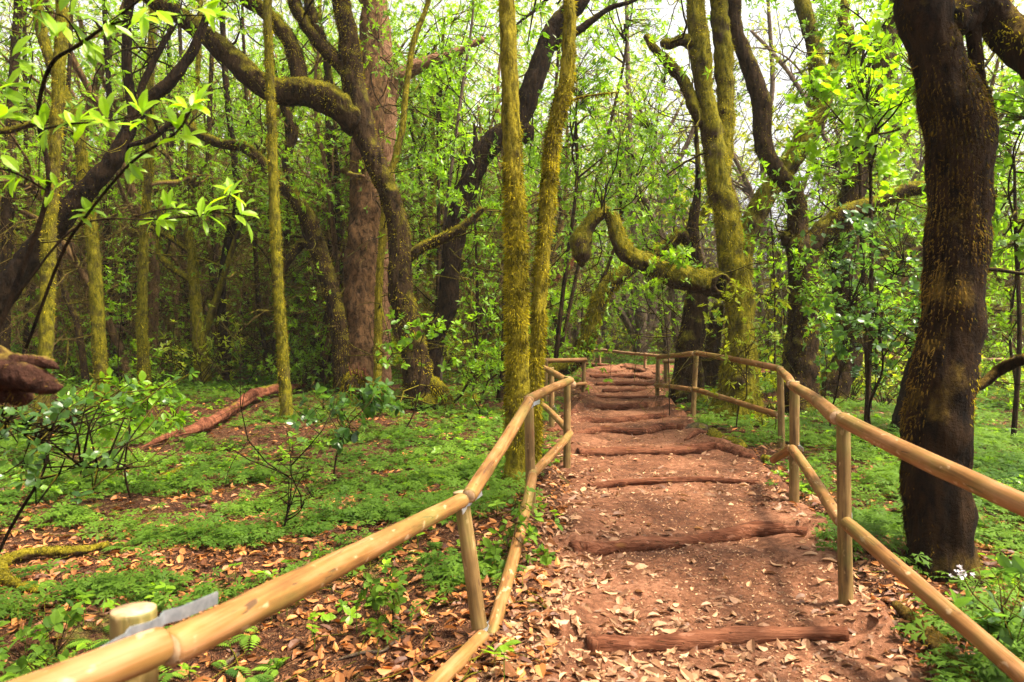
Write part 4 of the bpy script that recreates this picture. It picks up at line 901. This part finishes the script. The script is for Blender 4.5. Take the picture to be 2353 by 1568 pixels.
whorls(a, fc+rng.normal(0, .012, (14, 3)), rng.normal(0, .5, (14, 3))+np.array([0, 0, 1]), 5, .012, OVAL, (50, 85), rng); build('flowers', a, 'petal', r, np.array(r.location), smooth=False)
a = Acc(); tube(a, [P(2300, 1420, 2.9), P(2240, 1370, 2.8), fc], [.004, .003, .002], 5); build('flower_stalk', a, 'bark_moss', r, np.array(r.location))

# the sapling close to the lens at upper left: long dark stem, sprays of big translucent leaves
rng = np.random.default_rng(11); st = np.array(P(-160, 1500, 2.7)); st[2] = float(gz(st[0], st[1]))
r = thing('overhanging_sapling', 'near sapling with large glowing leaves overhanging the upper left', 'sapling', st)
wood, lf = Acc(), Acc()
S = [[(-160, 1500, 2.7, .012), (-60, 900, 2.7, .011), (20, 700, 2.7, .010), (110, 440, 2.7, .009), (88, 268, 2.7, .008), (117, 150, 2.6, .007), (187, 100, 2.5, .006), (300, 17, 2.4, .004), (340, -20, 2.3, .003)],
     [(60, 800, 2.8, .006), (140, 590, 2.7, .006), (194, 502, 2.6, .005), (301, 375, 2.5, .005), (402, 308, 2.4, .004), (440, 250, 2.35, .003)],
     [(88, 300, 2.7, .004), (160, 285, 2.6, .004), (240, 280, 2.55, .003), (320, 265, 2.5, .002)],
     [(110, 440, 2.7, .004), (40, 400, 2.6, .004), (-30, 380, 2.6, .003)],
     [(30, 690, 2.8, .005), (180, 520, 2.8, .004), (350, 505, 2.9, .004), (460, 495, 2.9, .003), (520, 470, 2.9, .0025), (530, 440, 2.9, .002)],
     [(300, 500, 2.9, .003), (400, 480, 3.0, .003), (560, 495, 3.0, .002)],
     [(187, 100, 2.5, .004), (150, 40, 2.45, .003), (60, 20, 2.4, .003)], [(240, 60, 2.45, .004), (330, 40, 2.4, .003), (470, 35, 2.35, .002)]]
for s in S:
    tube(wood, [P(*p[:3]) for p in s], [p[3] for p in s], 8, step=.04)
def fan(cx, cy, d, n, ln, a0, a1, base=.7):
    ln *= .86; n += 2
    c = np.repeat(P(cx, cy, d)[None], n, 0)+rng.normal(0, .012, (n, 3)); an = np.radians(np.linspace(a0, a1, n)+rng.normal(0, 9, n))
    dd = np.stack([np.cos(an), rng.normal(0, .35, n), np.sin(an)], -1); nr = np.stack([rng.normal(0, .3, n), -.55+rng.normal(0, .35, n), np.ones(n)*.8], -1)
    scatter(lf, c, dd, nr, ln*rng.uniform(.75, 1.2, n), OVAL, np.clip(base+rng.normal(0, .2, n), 0, 1), wide=.62, rng=rng)
for args in ((442, 245, 2.35, 9, .10, -40, 200, .95), (410, 300, 2.4, 5, .09, -70, 190), (330, 262, 2.5, 6, .10, -20, 200, .9), (250, 280, 2.55, 6, .10, -40, 220, .85), (180, 285, 2.6, 6, .10, 20, 240, .8),
             (110, 290, 2.65, 5, .09, 60, 260, .6), (40, 400, 2.6, 5, .09, 100, 260), (0, 270, 2.5, 4, .12, -20, 60, .85), (300, 375, 2.5, 4, .08, -120, 60, .4), (200, 495, 2.6, 6, .09, -60, 200, .5), (120, 430, 2.7, 5, .08, 40, 260, .5),
             (522, 450, 2.9, 6, .10, -20, 200, .9), (470, 495, 2.9, 6, .10, -60, 160, .7), (560, 492, 3.0, 5, .10, -70, 110, .7), (400, 485, 3.0, 5, .09, 0, 220, .7), (360, 510, 2.9, 5, .08, -160, 40, .5),
             (340, 20, 2.35, 6, .10, -150, 30, .8), (260, 50, 2.45, 5, .10, -130, 20, .55), (470, 35, 2.35, 5, .10, -50, 60, .9), (150, 40, 2.45, 5, .11, -100, 80, .5), (80, 25, 2.4, 5, .11, -120, 60, .6), (200, 100, 2.5, 3, .10, -80, -30, .5), (30, 140, 2.5, 4, .11, -40, 60, .6), (10, 200, 2.5, 3, .10, -40, 50, .6)):
    fan(*args)
build('stems', wood, 'bark_dark', r, st); build('leaves', lf, 'leaf_fresh', r, st, smooth=False)

# ------------------------------------------------------------------ the wood behind: crooked laurels, each a trunk, branches and a crown
def laurel(kind, seed, H, r0, mat, leafm, nl, size, low=.25, bare=10, name='laurel_tree', wig=.10, lean=.2, nlimb=11):
    rng = np.random.default_rng(seed)
    root = thing(name, '', 'tree'); acc, tw, lf = Acc(), Acc(), Acc(); tips = []
    pts = crooked((0, 0, -.3), (rng.normal(0, lean), rng.normal(0, lean), 1), H, 9, wig, .10, rng); rad = np.linspace(r0, r0*.3, 10)
    tube(acc, pts, rad, 9, step=.22, lump=.10, lf=5, flare=.4)
    for k in range(nlimb):
        i = rng.integers(max(1, int(9*low)), 9); p = pts[i]+(pts[i+1]-pts[i])*rng.random(); a = rng.uniform(0, 6.28); Lb = rng.uniform(1.2, 2.8)
        lp = crooked(p, (math.cos(a), math.sin(a), rng.uniform(.1, .9)), Lb, 6, .25, .06, rng)
        tube(acc, lp, np.linspace(rad[i]*.5, rad[i]*.14, 7), 6, step=.2, lump=.06, lf=6)
        for q in range(4):
            j = rng.integers(2, 6); sprig(tw, lp[j], unit(lp[j]-lp[j-1])+rng.normal(0, .8, 3), rng.uniform(.5, 1.2), rad[i]*.13, rng, 1, tips, sides=4, kids=3)
        tips.append((lp[-1], lp[-1]-lp[-2]))
    for k in range(bare):
        i = rng.integers(1, 6); a = rng.uniform(0, 6.28)
        sprig(tw, pts[i], (math.cos(a), math.sin(a), rng.uniform(-.4, .5)), rng.uniform(.9, 2.6), rng.uniform(.008, .018), rng, 1, None, wig=.38, sides=3, kids=4)
    acc.v += tw.v; acc.f += [f+acc.n for f in tw.f]; acc.r += tw.r; build('trunk', acc, mat, root)
    if nl:
        c = np.array([t[0] for t in tips]); ax = unit(np.array([t[1] for t in tips]))
        k = rng.integers(0, len(c), nl)
        whorls(lf, c[k]+rng.normal(0, .17, (nl, 3)), ax[k]+rng.normal(0, .6, (nl, 3))+np.array([0, 0, .5]), 6, size, DIAM, rng=rng, base=np.clip(rng.random(len(c))[k]*.7+rng.random(nl)*.4, 0, 1))
        build('crown', lf, leafm, root, smooth=False)
    return root
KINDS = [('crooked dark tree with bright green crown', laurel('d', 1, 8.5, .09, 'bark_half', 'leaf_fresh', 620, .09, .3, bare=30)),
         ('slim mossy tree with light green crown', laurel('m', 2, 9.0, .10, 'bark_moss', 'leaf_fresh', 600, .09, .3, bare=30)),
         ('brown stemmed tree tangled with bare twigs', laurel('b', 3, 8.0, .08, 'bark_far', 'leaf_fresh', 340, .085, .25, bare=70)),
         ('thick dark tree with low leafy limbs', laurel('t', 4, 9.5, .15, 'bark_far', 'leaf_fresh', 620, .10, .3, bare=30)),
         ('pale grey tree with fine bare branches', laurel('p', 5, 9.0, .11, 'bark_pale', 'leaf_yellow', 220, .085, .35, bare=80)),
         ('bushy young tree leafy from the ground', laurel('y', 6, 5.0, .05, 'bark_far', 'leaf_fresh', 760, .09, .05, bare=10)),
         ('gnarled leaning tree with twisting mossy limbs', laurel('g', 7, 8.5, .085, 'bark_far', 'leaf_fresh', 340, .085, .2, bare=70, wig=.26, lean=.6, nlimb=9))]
used = [False]*len(KINDS)
ZONES = [('left', 'deep left of the rough barked trunk', (-90, 830)), ('middle', 'between rough barked and twin mossy trunks', (830, 1240)),
         ('far', 'past the far end of the path', (1240, 1640)), ('right', 'in the wood behind the right fence', (1640, 2460))]
placed = []
def wood_tree(k, px, d, zone, rng):
    q = P(px, 800, d); z = float(gz(q[0], q[1]))
    for (a, b, m) in placed:
        if (a-q[0])**2+(b-q[1])**2 < m*m: return False
    placed.append((q[0], q[1], .9))
    kind, proto = KINDS[k]; lab = kind+' '+ZONES[zone][1]; grp = 'trees deep in the wood'
    rz, s = rng.uniform(0, 6.28), rng.uniform(.8, 1.15)*(1+max(0, d-16)*(.028 if zone != 2 else .012))
    if not used[k]:
        used[k] = True; proto.location = (q[0], q[1], z); proto.rotation_euler = (0, 0, rz); proto.scale = (s, s, s); proto['label'] = lab; proto['group'] = grp
    else: dup(proto, (q[0], q[1], z), rz, s, lab, grp)
    return True
rng = np.random.default_rng(21)
for zone, cnt, dmin, dmax, pk in ((0, 116, 15.0, 42, (.10, .18, .26, .07, .10, .05, .24)), (1, 42, 16.5, 40, (.14, .18, .2, .08, .08, .12, .2)), (2, 26, 27, 42, (.15, .1, .1, .05, .3, .2, .1)), (3, 42, 17, 40, (.13, .13, .14, .1, .2, .2, .1))):
    n = t = 0
    while n < cnt and t < cnt*12:
        t += 1; lo, hi = ZONES[zone][2]
        d = dmin+(dmax-dmin)*rng.random()**1.3; px = rng.uniform(lo, hi); k = rng.choice(7, p=pk)
        if 1480 < px < 1850 and k != 4 and (d < 30 or px > 1560): continue
        n += wood_tree(k, px, d, zone, rng)

for i in range(9):
    for t in range(20):
        if wood_tree(4, rng.uniform(1470, 1860), rng.uniform(21, 40), 2, rng): break

# low shrubs that close the view under the crowns
def shrub(seed, leafm, n, size):
    rng = np.random.default_rng(seed); root = thing('shrub', '', 'shrub'); w, lf = Acc(), Acc(); tips = []
    for k in range(7):
        a = rng.uniform(0, 6.28); sprig(w, (0, 0, -.05), (.5*math.cos(a), .5*math.sin(a), 1), rng.uniform(.8, 1.5), .012, rng, 1, tips, sides=4, kids=5)
    c = np.array([t[0] for t in tips]); ax = unit(np.array([t[1] for t in tips])); k = rng.integers(0, len(c), n)
    whorls(lf, c[k]+rng.normal(0, .10, (n, 3)), ax[k]+rng.normal(0, .5, (n, 3))+np.array([0, 0, .5]), 6, size, DIAM, rng=rng, base=np.clip(rng.random(len(c))[k]*.7+rng.random(n)*.4, 0, 1))
    build('stems', w, 'bark_half', root); build('leaves', lf, leafm, root, smooth=False); return root
SH = [('low bright green shrub', shrub(31, 'leaf_fresh', 110, .10)), ('low sparse shrub of darker leaves', shrub(32, 'leaf_mid', 80, .09)), ('low yellow green shrub', shrub(33, 'leaf_yellow', 90, .10))]
su = [False]*3
for zone, cnt, dmin, dmax in ((0, 84, 14.5, 34), (1, 30, 14.5, 32), (2, 18, 24, 38), (3, 40, 12.5, 32)):
    for i in range(cnt):
        lo, hi = ZONES[zone][2]; d = dmin+(dmax-dmin)*rng.random()**1.2; q = P(rng.uniform(lo, hi), 800, d); k = int(rng.integers(0, 3)); z = float(gz(q[0], q[1]))
        lab = SH[k][0]+' '+ZONES[zone][1]; s = rng.uniform(.6, 1.3)
        if not su[k]:
            su[k] = True; o = SH[k][1]; o.location = (q[0], q[1], z); o.rotation_euler = (0, 0, rng.uniform(0, 6)); o.scale = (s, s, s); o['label'] = lab; o['group'] = 'shrubs under the trees'
        else: dup(SH[k][1], (q[0], q[1], z), rng.uniform(0, 6), s, lab, 'shrubs under the trees')

# far wood that reads as one mass
rng = np.random.default_rng(77); a = Acc(); n = 100000
px = rng.uniform(-250, 2600, n); d = rng.uniform(43, 62, n)
hz = rng.random(n)**1.05*30
X0 = (px-CX)/F*d; c = np.stack([X0, d, hz+gz(X0, d)], -1)
keep = (N1(c, .28)+.7*N2(c, .8)) > -.45-.9*(hz < 7)
gap = (px > 1480) & (px < 1900) & (hz > 3.0); keep &= ~(gap & (rng.random(n) < .85))
c = c[keep]; n = len(c)
whorls(a, c, rng.normal(0, .6, (n, 3))+np.array([0, -.3, .6]), 5, .24, DIAM, rng=rng, base=np.clip(.5+.3*N3(c, .6), 0, 1))
o = build('far_wood', a, 'leaf_yellow', smooth=False); tag(o, 'far green wood closing the view behind all trunks', 'foliage', None, 'stuff')

# ------------------------------------------------------------------ ground cover and leaf litter
CLEAR = [(330+i*14, 1044-i*5.6) for i in range(27)]+[(88, 1372), (50, 1366), (15, 1352), (5, 1325), (25, 1306), (70, 1294), (130, 1288), (190, 1284), (240, 1268)]
def cand(n, rng, dmin, dmax, pw):
    d = dmin*(dmax/dmin)**(rng.random(n)**pw); px = rng.uniform(-180, 2530, n); x = (px-CX)/F*d
    return x, d
def offpath(x, y): c, h = pathc(y); return np.where(y < 18.3, np.abs(x-c)-h, 9)
rng = np.random.default_rng(5)
x, y = cand(34000, rng, 1.7, 28, .72); e = offpath(x, y); p = np.stack([x, y, x*0], -1)
c, h = pathc(y); left = x < c
m = .55*N1(p, .75)+.8*N2(p, 2.4)+.35*N3(p, 5.0)
thr = np.where(left, .05+.95*(1-sstep(2.4, 4.6, y)), -.15)+.9*(1-sstep(.05, .55, e))*(y > 3)+1.1*(1-sstep(.1, .7, e))*left*(y < 8)
dens = rng.random(len(x)) < np.where(y < 6, .75, 1.0)
clear = np.full(len(x), 9.0)
for px_, py_ in CLEAR: q = G(px_, py_)[0]; clear = np.minimum(clear, np.hypot(x-q[0], (y-q[1])*.6))
k = (e > .02) & (m*.85+rng.normal(0, .35, len(x)) > thr+.10-.05*(y > 5)) & dens & (clear > .17); x, y = x[k], y[k]; n = len(x); z = gz(x, y)
ft = np.stack([x, y, z], -1); ha = rng.uniform(.03, .11, n)*np.where(rng.random(n) < .15, 1.9, 1); fine = y < 13
print('ground plants', n, fine.sum())
gc = Acc()
for sel, tpl, per, sz in ((fine, PALM, 5, .128), (~fine, DIAM, 8, .13)):
    f = ft[sel]; q = len(f); ph = rng.uniform(0, 6.28, (q, per)); rr = rng.uniform(.02, .11, (q, per))
    pos = f[:, None]+np.stack([np.cos(ph)*rr, np.sin(ph)*rr, ha[sel][:, None]*rng.uniform(.5, 1.2, (q, per))], -1)
    d = np.stack([np.cos(ph), np.sin(ph), rng.normal(-.05, .25, (q, per))], -1); nr = np.stack([rng.normal(0, .3, (q, per)), rng.normal(-.1, .3, (q, per)), np.ones((q, per))], -1)
    b = np.clip(.45+.25*N3(f, 1.1), 0, 1)[:, None]*.7+.3*rng.random((q, per))
    scatter(gc, pos.reshape(-1, 3), d.reshape(-1, 3), nr.reshape(-1, 3), sz*rng.uniform(.5, 1.25, q*per), tpl, np.clip(b, 0, 1).ravel(), rng=rng)
o = build('ground_cover', gc, 'leaf_ground', smooth=False); tag(o, 'low lobed green herbs carpeting the forest floor', 'herbs', None, 'stuff')
gc = Acc()                                          # broader leaved seedlings between them
x, y = cand(5200, rng, 2.0, 20, .8); e = offpath(x, y); k = (e > .05) & (N3(np.stack([x, y, x*0], -1), .9) > .1) & ((y > 5.5) | (rng.random(len(x)) < .22)); x, y = x[k], y[k]; n = len(x)
f = np.stack([x, y, gz(x, y)+rng.uniform(.03, .16, n)], -1); whorls(gc, f, rng.normal(0, .25, (n, 3))+np.array([0, 0, 1]), 6, .06, OVAL, (55, 95), rng)
for q in f[:1500]: tube(gc, [q-np.array([0, 0, .16]), q], [.0025, .0015], 3, cap='flat', rnd=.1)
o = build('seedlings', gc, 'leaf_mid', smooth=False); tag(o, 'oval leaved seedlings among the lobed herbs', 'seedlings', None, 'stuff')
gc = Acc()                                          # fern like fronds near the viewer
x, y = cand(700, rng, 3.2, 9, 1.0); e = offpath(x, y); k = (e > .25) & (N2(np.stack([x, y, x*0], -1), 1.3) > .3); x, y = x[k], y[k]
for X1, Y1 in zip(x[:260], y[:260]):
    z = float(gz(X1, Y1)); 
    for a0 in rng.uniform(0, 6.28, rng.integers(2, 5)):
        Lf = rng.uniform(.08, .17); t = np.linspace(.1, 1, 11); c = np.stack([X1+np.cos(a0)*t*Lf, Y1+np.sin(a0)*t*Lf, z+.02+Lf*(.7*t-.75*t*t)], -1)
        for sg in (-1, 1):
            dd = np.stack([np.cos(a0+sg*1.15)*np.ones(11), np.sin(a0+sg*1.15)*np.ones(11), -.15*np.ones(11)], -1)
            scatter(gc, c, dd, np.tile([0, -.1, 1.0], (11, 1)), Lf*.34*np.sin(np.clip(t*2.6+.35, 0, 3.0)), DIAM, np.full(11, rng.random()), rng=rng)
o = build('fern_fronds', gc, 'leaf_ground', smooth=False); tag(o, 'small feathery ferns among the herbs', 'ferns', None, 'stuff')

def litter(name, label, n, dens, mat, rng, lo, hi, dm, dx, lift=.008):
    x, y = cand(n, rng, dm, dx, .9); e = offpath(x, y); k = dens(x, y, e); x, y = x[k], y[k]; n = len(x)
    z = surf(x, y)+lift*rng.uniform(.2, 1.6, n); a = rng.uniform(0, 6.28, n); acc = Acc()
    d = np.stack([np.cos(a), np.sin(a), rng.normal(0, .22, n)], -1); nr = np.stack([rng.normal(0, .38, n), rng.normal(0, .38, n), np.ones(n)], -1)
    s = lo+(hi-lo)*rng.random(n)**1.5; pos = np.stack([x, y, z], -1)-d*s[:, None]*.5
    near = y < 7
    for sel, tpl in ((near, CURL), (~near, DIAM)):
        scatter(acc, pos[sel], d[sel], nr[sel]*np.where(rng.random((sel.sum(), 1)) < .4, -1, 1), s[sel], tpl, rng.random(sel.sum())**1.2, wide=.95, rng=rng)
    o = build(name, acc, mat, smooth=False); tag(o, label, 'leaves', None, 'stuff'); print(name, n)
def d_path(x, y, e):
    p = np.stack([x, y, x*0], -1); c, h = pathc(y)
    w = .34+.30*N1(p, 1.1)+.55*sstep(-.55, .0, e)*(x < c)+.3*sstep(-.35, .05, e)
    return (e < .25) & (rng.random(len(x)) < np.clip(w, .08, 1))
litter('fallen_leaves', 'pale dry leaves scattered over the red earth path', 26000, d_path, 'leaf_dry', rng, .03, .105, 1.9, 17)
litter('fallen_leaves', 'rust brown leaf litter lying under the herbs beside the path', 70000, lambda x, y, e: (e > .0) & (rng.random(len(x)) < .45+.25*N2(np.stack([x, y, x*0], -1), .9)), 'leaf_rust', rng, .03, .10, 1.8, 24, .014)
litter('leaf_chips', 'small broken leaf bits strewn on the path', 60000, lambda x, y, e: e < .1, 'leaf_dry', rng, .007, .030, 1.9, 13, .004)

# thin twigs strewn on the floor
a = Acc(); x, y = cand(420, rng, 2.0, 11, 1.0); e = offpath(x, y); k = e > .1
for X1, Y1 in zip(x[k], y[k]):
    an = rng.uniform(0, 6.28); Lg = rng.uniform(.12, .6); ps = []
    for t in (-.5, -.15, .2, .5):
        xx, yy = X1+math.cos(an)*Lg*t+rng.normal(0, .02), Y1+math.sin(an)*Lg*t+rng.normal(0, .02); ps.append((xx, yy, float(gz(xx, yy))+rng.uniform(.008, .035)))
    tube(a, ps, [.004, .004, .003, .002], 4, step=.06, cap='flat', rnd=rng.random())
o = build('twig_litter', a, 'bark_half'); tag(o, 'thin broken twigs lying among the leaf litter', 'twigs', None, 'stuff')


# thin air that pales the far trees
m, nt, out = newmat('haze_air'); pv = nd(nt, 'ShaderNodeVolumePrincipled'); pv.inputs['Density'].default_value = .0006; pv.inputs['Color'].default_value = (.96, .94, .88, 1); pv.inputs['Anisotropy'].default_value = .2
nt.links.new(pv.outputs[0], out.inputs['Volume'])
a = Acc(); x0, x1, y0, y1, z0, z1 = -110, 110, -6, 90, -4.5, 40
a.add([(x, y, z) for z in (z0, z1) for y in (y0, y1) for x in (x0, x1)], [(0, 2, 1), (1, 2, 3), (4, 5, 6), (5, 7, 6), (0, 1, 4), (1, 5, 4), (2, 6, 3), (3, 6, 7), (0, 4, 2), (2, 4, 6), (1, 3, 5), (3, 7, 5)])
build('haze', a, 'haze_air', smooth=False)['kind'] = 'stuff'
